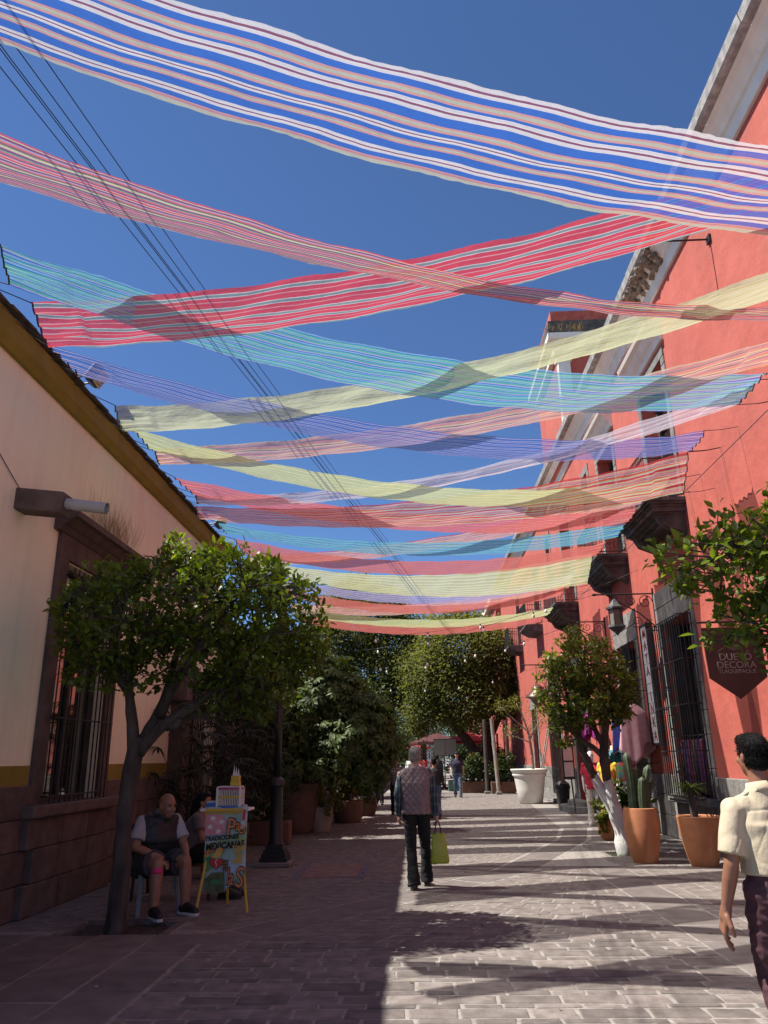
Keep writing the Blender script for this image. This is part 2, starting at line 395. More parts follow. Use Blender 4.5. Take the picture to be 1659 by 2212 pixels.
# faded chalk drawing on the pavement
m_chalk_b = mat('chalk_blue', (0.10,0.10,0.17), (0.15,0.135,0.15), 0.9, 14)
m_chalk_r = mat('chalk_red', (0.17,0.10,0.095), (0.22,0.16,0.14), 0.9, 5, contrast=(0.4,0.6))
ck = thing('chalk_drawing', (-1.4,12.7,0), 'faded chalk rectangle in red and blue drawn on the paving', 'drawing')
MB().box(-1.78,-0.95,12.0,13.5,0.002,0.0045).build('chalk_fill', m_chalk_r, ck)
MB().box(-1.9,-1.8,11.9,13.7,0.002,0.0055).build('chalk_stripe', m_chalk_b, ck); MB().box(-0.93,-0.83,11.9,13.7,0.002,0.0055).build('chalk_stripe', m_chalk_b, ck)

# ================================================================== WALL HELPERS
def wall_x(mb, x, th, y0, y1, z0, z1, holes=()):
    ys = sorted({y0, y1, *[h[0] for h in holes], *[h[1] for h in holes]}); zs = sorted({z0, z1, *[h[2] for h in holes], *[h[3] for h in holes]})
    ys = [q for q in ys if y0 <= q <= y1]; zs = [q for q in zs if z0 <= q <= z1]
    def solid(i, j):
        if i < 0 or j < 0 or i >= len(ys)-1 or j >= len(zs)-1: return False
        cy, cz = (ys[i]+ys[i+1])/2, (zs[j]+zs[j+1])/2
        return not any(h[0] < cy < h[1] and h[2] < cz < h[3] for h in holes)
    X = x+th
    for i in range(len(ys)-1):
        for j in range(len(zs)-1):
            if not solid(i, j): continue
            a, b, c, d = ys[i], ys[i+1], zs[j], zs[j+1]
            for xx in (x, X): mb.add([(xx,a,c),(xx,b,c),(xx,b,d),(xx,a,d)], [(0,1,2,3)])
            if not solid(i-1, j): mb.add([(x,a,c),(X,a,c),(X,a,d),(x,a,d)], [(0,1,2,3)])
            if not solid(i+1, j): mb.add([(x,b,c),(X,b,c),(X,b,d),(x,b,d)], [(0,1,2,3)])
            if not solid(i, j-1): mb.add([(x,a,c),(X,a,c),(X,b,c),(x,b,c)], [(0,1,2,3)])
            if not solid(i, j+1): mb.add([(x,a,d),(X,a,d),(X,b,d),(x,b,d)], [(0,1,2,3)])
def prof_y(mb, prof, y0, y1, x, sgn=1):
    """extrude a profile [(out, z)] along y; out is measured from x towards the street (sgn*-1)"""
    n = len(prof); v = [(x+sgn*o, yy, z) for yy in (y0, y1) for o, z in prof]
    mb.add(v, [(i, (i+1) % n, n+(i+1) % n, n+i) for i in range(n)]+[tuple(range(n-1,-1,-1)), tuple(range(n, 2*n))])
m_iron = mat('black_iron', (0.012,0.012,0.013), (0.03,0.028,0.026), 0.5, 25, bump=0.15, bscale=80, metal=0.2)
m_glass = mat('window_glass', (0.012,0.014,0.015), rough=0.04, spec=1.0)
m_glass.node_tree.nodes['Principled BSDF'].inputs['IOR'].default_value = 2.2
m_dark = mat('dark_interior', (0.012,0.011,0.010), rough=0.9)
m_wood_dk = mat('dark_weathered_wood', (0.035,0.028,0.022), (0.09,0.075,0.06), 0.8, 5, stretch=(1,6,0.6), bump=0.4, bscale=30)
bar_me = {}
def bars(parent, pts_pairs, r, n=6, name='bar'):
    """straight bars; meshes of equal length are shared"""
    org = world_org(parent)
    for a, b in pts_pairs:
        a, b = Vector(a), Vector(b); L = round((b-a).length, 3); key = (L, r, n)
        if key not in bar_me: bar_me[key] = MB().tube([(0,0,0), (0,0,L)], r, n).mesh(name)
        o = link(name, bar_me[key], m_iron, parent, a-org); o.rotation_euler = (b-a).to_track_quat('Z', 'Y').to_euler()

# ================================================================== CREAM BUILDING (sunless side of the street)
LX = -4.5
m_cream = mat('cream_plaster', (0.88,0.85,0.62), (0.88,0.79,0.58), 0.85, 0.35, detail=3, bump=0.12, bscale=30, stain=(0.74,0.68,0.46), stain_scale=0.9, stain_amt=0.6, streak=(0.68,0.62,0.45), streak_amt=0.5, contrast=(0.4,0.6), bump2=0.1, b2scale=3)
m_olive = mat('olive_paint', (0.22,0.165,0.015), (0.26,0.195,0.025), 0.8, 3, bump=0.1, stain=(0.12,0.09,0.03), stain_scale=2.5, stain_amt=0.4)
m_cant = mat('brown_cantera_stone', (0.085,0.058,0.05), (0.135,0.095,0.083), 0.9, 5, bump=0.6, bscale=35, objvar=0.15, stain=(0.05,0.036,0.032), stain_scale=2.2, stain_amt=0.7, bump2=0.3, b2scale=8, coords='World')
m_tile = mat('dark_roof_tile', (0.05,0.036,0.03), (0.11,0.085,0.07), 0.9, 8, bump=0.6, bscale=30, objvar=0.3, coords='World')
cb = thing('cream_building', (LX,10,0), 'low cream plastered building with olive cornice and brown stone base', 'building')
WIN = (9.38,11.0,1.16,4.1)
mb = MB(); wall_x(mb, LX, -0.45, 1.0, 17.3, 0.0, 6.1, [WIN, (14.55,17.0,0.0,3.4)]); mb.build('wall', m_cream, cb)
mb = MB().box(-14,LX-0.46,1.0,17.3,0,6.1); mb.build('house_block', m_cream, cb)
mb = MB(); prof_y(mb, [(0.002,6.02),(0.06,6.02),(0.13,6.12),(0.13,6.36),(0.0,6.36),(-0.45,6.36),(-0.45,6.12),(0.002,6.11)], 1.0, 17.3, LX); mb.build('cornice', m_olive, cb)
mb = MB(); prof_y(mb, [(-0.44,6.362),(0.0,6.362),(0.0,6.372),(-9.4,6.40),(-9.4,6.11),(-0.45,6.11)], 1.0, 17.3, LX-0.002); mb.build('roof', m_tile, cb)
te = [MB().rbox((0,0,0), (0.42,0.28,0.035), bev=0.008).mesh('roof_tile') for k in range(2)]
y = 1.2
while y < 17.2:
    link('roof_tile', te[random.randrange(2)], m_tile, cb, Vector((LX+0.0+random.uniform(-.012,.012), y, 6.385+random.uniform(-.006,.012)))-Vector(cb.location), (random.uniform(-.05,.05), random.uniform(-.05,.05), random.uniform(-.05,.05)))
    y += 0.27
# olive band above the stone base
for a, b in ((1.0,9.06),(11.34,14.1)): MB().box(LX-0.1,LX+0.012,a,b,1.385,1.60).build('painted_band', m_olive, cb)
# stone base, block by block
blk = {}
def block(parent, x_out, y0, y1, z0, z1, m=m_cant, name='stone_block', sgn=1, g=0.006, x_in=None):
    c = ((x_out+x_in)/2, (y0+y1)/2, (z0+z1)/2); s = (round(abs(x_out-x_in),3), round(y1-y0-g,3), round(z1-z0-g,3))
    if s not in blk: blk[s] = MB().rbox((0,0,0), s, bev=min(0.012, s[0]*.3)).mesh(name)
    return link(name, blk[s], m, parent, Vector(c)-world_org(parent))
for (z0, z1, off) in ((0,0.34,0),(0.34,0.70,0.4),(0.70,1.03,0.1),(1.03,1.383,0.55)):
    y = 1.0+off*0.6
    while y < 14.05:
        L = random.choice((0.62,0.74,0.86)); e = min(y+L, 14.1)
        if e-y > 0.15 and not (z1 > 1.1 and e > 8.9 and y < 11.4):
            out = LX+(0.135 if (8.75 < y and e < 11.7 and z1 < 1.04) else 0.055)+random.choice((0,0.004,0.008)); block(cb, out, y, e, z0, z1, x_in=LX-0.1)
        y = e if e < 14.1 else 99
block(cb, LX+0.06, 8.3, 9.09, 1.03, 1.383, x_in=LX-0.1); block(cb, LX+0.06, 11.32, 11.6, 1.03, 1.383, x_in=LX-0.1)
# window: stone surround, cornice, sill, glass, grille
win = bpy.data.objects.new('window', None); col.objects.link(win); win.parent = cb; win.location = Vector((LX,10.2,1.1))-Vector(cb.location)
MB().rbox((LX-0.09,10.2,1.10), (0.62,2.62,0.14), bev=0.02).build('sill', m_cant, win)
for (a, b) in ((9.09,9.375),(11.005,11.31)):
    MB().box(LX-0.3,LX+0.05,a,b,1.18,4.12).build('jamb', m_cant, win)
MB().box(LX-0.3,LX+0.055,9.09,11.31,4.12,4.42).build('lintel', m_cant, win)
mb = MB(); prof_y(mb, [(-0.1,4.425),(0.07,4.425),(0.12,4.48),(0.16,4.50),(0.24,4.57),(0.30,4.58),(0.30,4.66),(-0.1,4.70)], 8.95, 11.45, LX); mb.build('window_cornice', m_cant, win)
MB().box(LX-0.20,LX-0.18,9.38,11.0,1.17,4.1).build('pane', m_glass, win)
for yy in (9.40,10.17,10.95): MB().box(LX-0.178,LX-0.13,yy-0.025,yy+0.025,1.17,4.1).build('frame', m_wood_dk, win)
for zz in (1.20,3.3,4.07): MB().box(LX-0.177,LX-0.132,9.43,10.92,zz-0.025,zz+0.025).build('frame', m_wood_dk, win)
gx = LX+0.14
bars(win, [((gx, 9.38+i*0.135, 1.12), (gx, 9.38+i*0.135, 4.02)) for i in range(13)], 0.011)
for zz in (1.25,2.15,3.05,3.92): bars(win, [((gx, 9.3, zz), (gx, 11.08, zz))], 0.010, name='crossbar'); bars(win, [((gx,9.34,zz),(LX-0.02,9.34,zz)), ((gx,11.04,zz),(LX-0.02,11.04,zz))], 0.010, name='grille_fixing')
# pier and dark iron gate at the end of the facade
MB().rbox((LX+0.03,14.32,1.7), (0.5,0.42,3.4), bev=0.02).build('stone_pier', m_cant, cb)
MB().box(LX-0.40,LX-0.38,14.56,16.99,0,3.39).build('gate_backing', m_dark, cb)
bars(cb, [((LX-0.12,14.62+i*0.13,0.02),(LX-0.12,14.62+i*0.13,3.38)) for i in range(18)], 0.012, name='gate_bar')
# stone spout with a plastic pipe
sp = thing('drain_spout', (LX,8.07,4.6), 'brown stone drain spout with a grey plastic pipe end on cream wall', 'spout')
MB().rbox((LX+0.22,8.1,4.47), (0.66,0.27,0.25), Matrix.Rotation(R(7),3,'Y'), bev=0.012).build('stone_spout', m_cant, sp)
m_pvc = mat('grey_pvc', (0.36,0.37,0.37), (0.42,0.42,0.41), 0.45, 6)
mb = MB(); n = 20
for (r0, x0, x1) in ((0.066, LX+0.48, LX+1.02),):
    mb.tube([(x0,8.1,4.46),(x1,8.1,4.38)], r0, n, cap=False); mb.tube([(x1,8.1,4.38),(x0,8.1,4.46)], r0-0.007, n, cap=False)
    v0 = len(mb.v)
mb.build('pipe', m_pvc, sp, smooth=True)
# dry grass on the window cornice
m_dry = leafmat('dry_grass', (0.20,0.13,0.06), (0.34,0.24,0.12), 0.2, 0.8)
gr = thing('dry_grass_tuft', (LX+0.1,10.3,4.69), 'dry wispy grass growing along the stone window cornice', 'grass')
n = 260; P = np.stack([np.full(n, LX+0.12)+rng.uniform(-.1,.15,n), 9.4+rng.beta(2,1.6,n)*1.9, np.full(n,4.685)], 1)
D = np.stack([rng.normal(0.12,.25,n), rng.normal(0.05,.35,n), np.ones(n)], 1)
leaves('blades', P, D, np.tile([[1.,0,0.1]], (n,1)), rng.uniform(.25,.7,n), 0.0035, rng.random(n), m_dry, gr, fold=0, droop=0.25)
# floodlights on the roof edge
m_flood = mat('floodlight_grey', (0.05,0.05,0.055), (0.08,0.08,0.08), 0.5, 20)
m_led = mat('led_face', (0.42,0.38,0.24), (0.55,0.5,0.36), 0.3, 60)
def floodlight(loc, tilt, label):
    t = thing('floodlight', loc, label, 'floodlight', 'floodlights on the roof edge'); l = Vector(loc)
    rot = Matrix.Rotation(R(tilt), 3, 'Y') @ Matrix.Rotation(R(12), 3, 'Z')
    c = l+Vector((0.34,-0.04,0.10))
    MB().rbox(c, (0.16,0.34,0.26), rot, bev=0.03).build('housing', m_flood, t)
    f = MB()
    for i in range(5):
        for j in range(7): f.rbox(c+rot @ Vector((0.083, -0.135+j*0.045, -0.09+i*0.045)), (0.01,0.036,0.036), rot)
    f.build('led_panel', m_led, t)
    MB().tube([c+Vector((-.06,0.14,-0.02)), l+Vector((0.1,.1,0.06)), l+Vector((-0.04,0.05,0.0))], 0.014).build('bracket_arm', m_flood, t)
    MB().tube([c+Vector((-.06,-0.14,-0.06)), l+Vector((0.1,-.1,0.05)), l+Vector((-0.04,-0.05,0.0))], 0.014).build('bracket_arm', m_flood, t)
    MB().rbox(l+Vector((-0.05,0,0.0)), (0.12,0.2,0.05)).build('base', m_flood, t)
floodlight((LX+0.0,8.95,6.43), 35, 'grey floodlight with a panel of small lamps on the cream roof, bracket arms showing')
floodlight((LX+0.0,15.6,6.43), 35, 'dark floodlight on the far end of the cream building roof above the orange tree')

# ---- neighbour further along the shaded side
m_pink = mat('faded_pink_plaster', (0.36,0.25,0.22), (0.42,0.31,0.27), 0.9, 1.0, stain=(0.25,0.2,0.19), stain_scale=1.0)
m_greyblue = mat('grey_blue_render', (0.16,0.16,0.21), (0.21,0.20,0.25), 0.9, 1.5)
hb = thing('pink_house', (-5,30,0), 'faded pink house hidden behind the planting past the cream building', 'house')
mb = MB(); wall_x(mb, -5.2, -0.4, 17.4, 60.0, 0, 5.2, [(24,25.2,0,2.6),(30,31.4,0.9,2.8),(38,39.2,0,2.6)]); mb.build('wall', m_pink, hb)
MB().box(-12,-5.62,17.4,60,0,5.0).build('house_block', m_greyblue, hb)
mb = MB(); prof_y(mb, [(-0.4,5.2),(0.12,5.2),(0.16,5.32),(-6,6.3),(-6,5.2)], 17.4, 60, -5.2); mb.build('roof', m_tile, hb)
MB().box(-5.58,-5.55,23.9,39.3,0,2.9).build('door_leaf', m_wood_dk, hb)

# ================================================================== RED BUILDING
RX = 5.2
m_red = mat('red_plaster', (0.36,0.072,0.049), (0.41,0.09,0.063), 0.88, 1.2, bump=0.35, bscale=22, stain=(0.275,0.066,0.052), stain_scale=0.8, stain_amt=0.6, streak=(0.42,0.125,0.095), streak_amt=0.4, bump2=0.5, b2scale=3.2)
m_grey = mat('grey_stone', (0.13,0.122,0.113), (0.24,0.228,0.21), 0.9, 6, bump=0.6, bscale=35, objvar=0.14, stain=(0.055,0.052,0.05), stain_scale=1.5, stain_amt=0.65, bump2=0.25, b2scale=8, coords='World')
m_dkstone = mat('soot_dark_stone', (0.045,0.04,0.037), (0.10,0.09,0.083), 0.9, 6, bump=0.7, bscale=30, stain=(0.02,0.018,0.017), stain_scale=2, stain_amt=0.7)
m_white = mat('old_white_paint', (0.62,0.58,0.52), (0.70,0.66,0.60), 0.85, 3, bump=0.25, bscale=25, stain=(0.42,0.36,0.29), stain_scale=1.3, stain_amt=0.5)
m_whgrey = mat('weathered_grey_lime', (0.22,0.215,0.205), (0.40,0.385,0.365), 0.9, 6, bump=0.5, bscale=25, stain=(0.13,0.125,0.12), stain_scale=2.5, stain_amt=0.6)
rb = thing('red_building', (RX,16,0), 'tall salmon red colonial building with white cornice, balconies and barred windows', 'building')
ground_holes = [(14.55,16.25,0.86,4.2), (18.35,20.0,0.14,4.2), (24.6,26.4,0.14,4.0), (29.0,30.4,0.14,3.9), (34.5,36.0,0.14,3.6)]
up_holes = [(14.15,15.75,6.42,9.35), (18.4,20.0,6.42,9.35), (24.4,26.0,6.42,9.35), (31.5,32.8,6.9,9.2), (37.6,38.9,6.9,9.2)]
small_holes = [(21.3,22.1,8.2,9.6), (28.3,29.1,8.2,9.6)]
mb = MB(); wall_x(mb, RX, 0.5, 1.0, 46.0, 0, 10.9, ground_holes+up_holes+small_holes); mb.build('wall', m_red, rb)
MB().box(RX+0.9,16,1.0,46,0,10.9).build('house_block', m_red, rb)
MB().box(RX+0.505,16,1.0,46,10.9,11.3).build('roof_slab', m_whgrey, rb)
# cornice in bands: white fascia, beige cove, grey drip edge
def out(o): return -o
mb = MB(); prof_y(mb, [(0.3,10.72),(-0.05,10.72),(-0.06,11.0),(0.3,11.0)], 1.0, 46, RX); mb.build('white_fascia', m_white, rb)
mb = MB(); prof_y(mb, [(0.3,11.003),(-0.06,11.003),(-0.10,11.02),(-0.13,11.09),(-0.23,11.20),(-0.30,11.24),(-0.30,11.27),(0.3,11.27)], 1.0, 46, RX); mb.build('cove', m_white, rb)
y = 1.0; k = 0
while y < 46:
    e = min(46, y+random.uniform(1.6,2.6)); j = random.uniform(-.012,.012)
    mb = MB(); prof_y(mb, [(0.3,11.273),(-0.38+j,11.273),(-0.44+j,11.31),(-0.47+j,11.47),(-0.40,11.52+j),(0.4,11.58)], y+0.004, e-0.004, RX); mb.build('drip_stone', m_whgrey, rb); y = e
# broken patch of cornice where the plaster fell off
m_rubble = mat('exposed_rubble', (0.10,0.075,0.055), (0.26,0.21,0.16), 0.95, 14, bump=1.0, bscale=18, bump2=0.8, b2scale=7)
mb = MB(); pts = []
for i in range(12):
    y0 = 13.2+i*0.17
    for j in range(3):
        if random.random() < 0.85: mb.sphere((RX-0.10-0.11*j+random.uniform(-.03,.03), y0+random.uniform(-.06,.06), 11.04+0.095*j+random.uniform(-.02,.02)), (random.uniform(.07,.11),random.uniform(.10,.17),random.uniform(.05,.085)), 7, 5)
fp = remesh(mb, 'fallen_plaster_patch', .022, m_rubble, rb, 1, lambda co, n: .05*noise.noise(co*6)+.03*noise.noise(co*17)); fp.data.transform(Matrix.Translation(-Vector(rb.location)))
# stone base blocks
for (z0, z1, off) in ((0,0.42,0.2),(0.42,0.82,0.0),(0.82,1.22,0.5)):
    y = 1.0+off
    while y < 45.9:
        e = y+random.choice((0.8,1.0,1.25))
        hit = [h for h in ground_holes if e > h[0]-0.27 and y < h[1]+0.27 and z1 > h[2]]
        if hit:
            e2 = hit[0][0]-0.27
            if e2-y > 0.12: block(rb, RX-0.06, y, e2, z0, z1, m_grey, x_in=RX+0.1)
            y = hit[0][1]+0.27; continue
        block(rb, RX-0.06-random.choice((0,0.005)), y, e, z0, z1, m_grey, x_in=RX+0.1); y = e
# stone surrounds, block by block
for hi, (a, b, c, d) in enumerate(ground_holes):
    z = c if c > 0.5 else 0.0
    while z < d-0.02:
        e = min(z+random.choice((0.42,0.5,0.58)), d)
        if e-z > 0.1:
            block(rb, RX-0.035, a-0.26, a-0.002, z, e, m_grey, 'jamb_stone', x_in=RX+0.3); block(rb, RX-0.035, b+0.002, b+0.26, z, e, m_grey, 'jamb_stone', x_in=RX+0.3)
        z = e
    z = d
    for row in range(2):
        n = 4 if row else 3; wdt = (b-a+0.52)/n
        for q in range(n): block(rb, RX-0.035, a-0.26+q*wdt, a-0.26+(q+1)*wdt, z, z+0.36, m_grey, 'lintel_stone', x_in=RX+0.3)
        z += 0.36
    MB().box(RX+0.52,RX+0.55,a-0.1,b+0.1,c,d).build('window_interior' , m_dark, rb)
    if c > 0.5: MB().rbox((RX-0.02,(a+b)/2,c-0.07), (0.42,b-a+0.56,0.14), bev=0.02).build('sill', m_grey, rb)
    else: MB().rbox((RX+0.1,(a+b)/2,0.06), (0.8,b-a+0.3,0.14), bev=0.02).build('threshold', m_grey, rb)
    for s_, yy in ((1, a+0.04), (-1, b-0.04)):      # opened plank shutters
        for q in range(3): MB().box(RX+0.12+q*0.12,RX+0.235+q*0.12,yy-0.02,yy+0.02+0.004*q,max(c,0.14)+0.02,d-0.03).build('shutter_plank', m_wood_dk, rb)
for (a, b, c, d) in up_holes+small_holes:
    for (p, q) in ((a-0.2,a-0.002),(b+0.002,b+0.2)):
        z = c
        while z < d-0.02:
            e = min(z+0.55, d); block(rb, RX-0.03, p, q, z, e, m_grey, 'jamb_stone', x_in=RX+0.25); z = e
    MB().box(RX-0.032,RX+0.25,a-0.2,b+0.2,d+0.003,d+0.2).build('lintel', m_grey, rb)
    MB().box(RX+0.36,RX+0.39,a,b,c,d).build('pane', m_glass, rb)
    for q in range(3): MB().box(RX+0.30,RX+0.36,a+(b-a)*q/2-0.035+(0.03 if q == 0 else -0.03 if q == 2 else 0),a+(b-a)*q/2+0.035+(0.03 if q == 0 else -0.03 if q == 2 else 0),c,d).build('frame', m_wood_dk, rb)
    for zz in (c+0.9,(c+d)/2+0.5): MB().box(RX+0.302,RX+0.362,a,b,zz-0.03,zz+0.03).build('frame', m_wood_dk, rb)
for (a, b, c, d) in up_holes[:3]:       # white hood moulds
    mb = MB(); prof_y(mb, [(0.1,d+0.30),(-0.06,d+0.30),(-0.09,d+0.42),(-0.16,d+0.48),(-0.24,d+0.60),(-0.33,d+0.64),(-0.36,d+0.72),(0.1,d+0.80)], a-0.3, b+0.3, RX); mb.build('hood_mould', m_white, rb)
# balconies
def balcony(a, b, z, x0, label, fancy=True):
    t = thing('balcony', (RX,(a+b)/2,z), label, 'balcony', 'iron balconies along the red wall')
    prof = [(0.1,z),(x0-RX,z),(x0-RX-0.02,z-0.05),(x0-RX+0.02,z-0.12),(x0-RX+0.10,z-0.15),(x0-RX+0.14,z-0.24),(x0-RX+0.3,z-0.30),(x0-RX+0.38,z-0.42),(0.1,z-0.46)] if fancy else [(0.1,z),(x0-RX,z),(x0-RX,z-0.07),(x0-RX+0.35,z-0.28),(0.1,z-0.32)]
    if fancy:
        mb = MB()
        for k, (dx, z0_, z1_) in enumerate(((0,-.07,0),(.04,-.12,-.072),(.10,-.17,-.122),(.13,-.26,-.172),(.20,-.30,-.262),(.30,-.36,-.302),(.40,-.44,-.362))): mb.box(x0+dx,RX+.1,a+dx*.7,b-dx*.7,z+z0_,z+z1_)
    else: mb = MB(); prof_y(mb, prof, a, b, RX)
    mb.build('slab', m_dkstone, t)
    if fancy:
        for yy in (a+0.28, b-0.28):
            mb = MB(); prof_y(mb, [(0.05,z-0.28),(x0-RX+0.22,z-0.28),(x0-RX+0.34,z-0.5),(-0.12,z-0.62),(0.05,z-0.75)], yy-0.11, yy+0.11, RX); mb.build('corbel', m_dkstone, t)
    r = MB(); xf = x0+0.05; h = 0.95
    for zz in (z+0.06, z+h-0.14, z+h): r.tube([(RX,a+0.05,zz),(xf,a+0.05,zz),(xf,b-0.05,zz),(RX,b-0.05,zz)], 0.013, 5)
    k = int((b-a-0.1)/0.11)
    for i in range(k+1): r.tube([(xf,a+0.05+(b-a-0.1)*i/k,z),(xf,a+0.05+(b-a-0.1)*i/k,z+h)], 0.009, 5)
    for i in range(1, 7):
        for yy in (a+0.05, b-0.05): r.tube([(RX+(xf-RX)*i/7,yy,z),(RX+(xf-RX)*i/7,yy,z+h)], 0.009, 5)
    for i in range(k):     # little scrolls in the top band
        yc = a+0.05+(b-a-0.1)*(i+.5)/k; r.tube([(xf, yc+0.04*math.cos(q), z+h-0.07+0.05*math.sin(q)) for q in np.linspace(0, 5.5, 8)], 0.006, 4)
    for i in range(6):
        xc = RX+(xf-RX)*(i+.5)/7; r.tube([(xc+0.045*math.cos(q), a+0.05, z+0.2+0.06*math.sin(q)) for q in np.linspace(0, 5.5, 8)], 0.006, 4)
    r.build('railing', m_iron, t, kind='stuff'); return t
balcony(13.9,16.05,6.28,4.45,'dark stone balcony above the barred window with coloured clothes')
balcony(18.1,20.35,6.28,4.45,'dark stone balcony beyond the iron lantern bracket, above the poncho shop door')
balcony(24.1,26.5,6.28,4.45,'heavy dark stone balcony above the doorway with the curved step')
balcony(31.2,33.1,6.75,4.5,'iron balcony with thin slab, next after the three heavy stone ones',False)
balcony(37.3,39.1,6.75,4.5,'iron balcony furthest along the red wall beside the tree',False)
# rod bracket high on the wall
rod = thing('wall_rod', (RX,10.95,9.2), 'thin iron rod bracket sticking out high on red wall', 'bracket')
rod.location = (RX,11.14,9.96)
MB().tube([(RX+0.05,11.14,9.96),(4.45,11.14,9.96)], 0.018, 6).build('rod', m_iron, rod); MB().rbox((RX-0.01,11.14,9.96), (0.06,0.14,0.14)).build('wall_plate', m_iron, rod)
# roof-top tower of the next block with pilaster
tw = thing('rooftop_tower', (RX,23.5,0), 'red tower block with white entablature and pilaster rising behind the cornice', 'tower')
TY = 23.0
MB().box(5.05,9.5,TY,TY+4.2,11.0,15.9).build('wall', m_red, tw)
mb = MB()
mb.box(4.9,9.6,TY-0.12,TY+4.3,14.55,14.8); mb.box(4.84,9.7,TY-0.2,TY+4.4,14.803,14.95); mb.box(4.72,9.8,TY-0.32,TY+4.5,14.953,15.15)
mb.build('entablature', m_white, tw)
mb = MB(); mb.box(5.02,5.42,TY-0.10,TY+0.2,11.0,14.2); mb.box(4.96,5.48,TY-0.16,TY+0.2,14.203,14.38); mb.box(4.9,5.54,TY-0.2,TY+0.2,14.383,14.547); mb.build('pilaster', m_white, tw)
MB().box(4.76,9.8,TY-0.28,TY+4.4,15.153,15.62).build('parapet', m_dkstone, tw); MB().box(4.9,9.8,TY-0.1,TY+4.4,15.623,16.1).build('parapet_top', m_red, tw)
n = 160; P = np.stack([rng.uniform(4.72,5.9,n), np.full(n,TY-0.2)+rng.uniform(-.1,.1,n), rng.uniform(15.12,15.3,n)],1); D = np.stack([rng.normal(-.2,.5,n), rng.normal(-.3,.4,n), np.ones(n)*.8],1)
leaves('roof_weeds', P, D, np.tile([[0,-1.,0.1]],(n,1)), rng.uniform(.15,.4,n), .008, rng.random(n), m_dry, tw, fold=0, droop=.2)
# further red facade, higher, beyond the tower
fb = thing('far_red_house', (RX,60,0), 'further red house front beyond the balconies with white cornice', 'house')
mb = MB(); wall_x(mb, 4.9, 0.5, 46.1, 78, 0, 10.6, [(49,50.3,0,3),(54,55.3,0,3),(60,61.3,0,3),(49,50.2,6,8.6),(54,55.2,6,8.6),(60,61.2,6,8.6)]); mb.build('wall', m_red, fb)
MB().box(5.42,15,46.1,78,0,10.5).build('house_block', m_dark, fb); MB().box(4.6,5.4,46.1,78,10.603,11.0).build('cornice', m_white, fb)
# pale buildings that close the street
m_pale = mat('pale_lime_wall', (0.55,0.53,0.49), (0.64,0.62,0.58), 0.9, 2); m_turq = mat('turquoise_paint', (0.10,0.36,0.42), (0.13,0.42,0.47), 0.8, 2)
def farhouse(x0, x1, y0, h, m, label, cat='house', nw=3):
    t = thing('far_house', ((x0+x1)/2,y0,0), label, cat, 'houses closing the far end of the street')
    MB().box(x0,x1,y0,y0+12,0,h).build('wall', m, t); MB().box(x0-.2,x1+.2,y0-0.25,y0+12.2,h+.002,h+.4).build('cornice', m_white, t)
    for i in range(nw):
        for z in ((0.9,2.6),(4.0,5.7)):
            if z[1] > h-.3: continue
            xc = x0+(x1-x0)*(i+.5)/nw; w_ = MB().box(xc-.5,xc+.5,y0-0.06,y0+.01,z[0],z[1]).build('window', m_dark, t); MB().box(xc-.6,xc+.6,y0-0.12,y0-.01,z[0]-.12,z[0]-.003).build('sill', m_grey, w_)
farhouse(-14,-3.2,104,6.5,m_pale,'low pale house at the end of the street on the shaded side')
farhouse(4.2,7.2,88,7.2,m_turq,'turquoise house front glimpsed between the tree trunks',nw=2)
farhouse(7.4,16,90,8,m_pale,'pale house beside the turquoise front')
farhouse(-3.0,4.0,130,7,m_pale,'far pale house straight down the street axis')
# ================================================================== BANNERS ACROSS THE STREET
m_rope = mat('dark_rope', (0.03,0.03,0.035), (0.06,0.055,0.055), 0.9, 30)
W_ = (0.72,0.72,0.76); BL = (0.05,0.16,0.60); PL = (0.26,0.09,0.15); CO = (0.72,0.24,0.19); SG = (0.50,0.53,0.42)
PC = (0.64,0.33,0.32); RD = (0.68,0.075,0.105); TG = (0.25,0.34,0.35); TE = (0.10,0.48,0.42); LB = (0.25,0.50,0.75); YG = (0.58,0.66,0.33); PY = (0.72,0.76,0.50); OL = (0.40,0.38,0.14)
DB_ = (0.07,0.12,0.42); LI = (0.50,0.46,0.70); PK = (0.75,0.36,0.38); CR = (0.76,0.64,0.48); BR = (0.25,0.13,0.12); OR = (0.75,0.36,0.14); NV = (0.05,0.07,0.25); GY = (0.40,0.38,0.40); RO = (0.70,0.16,0.13)
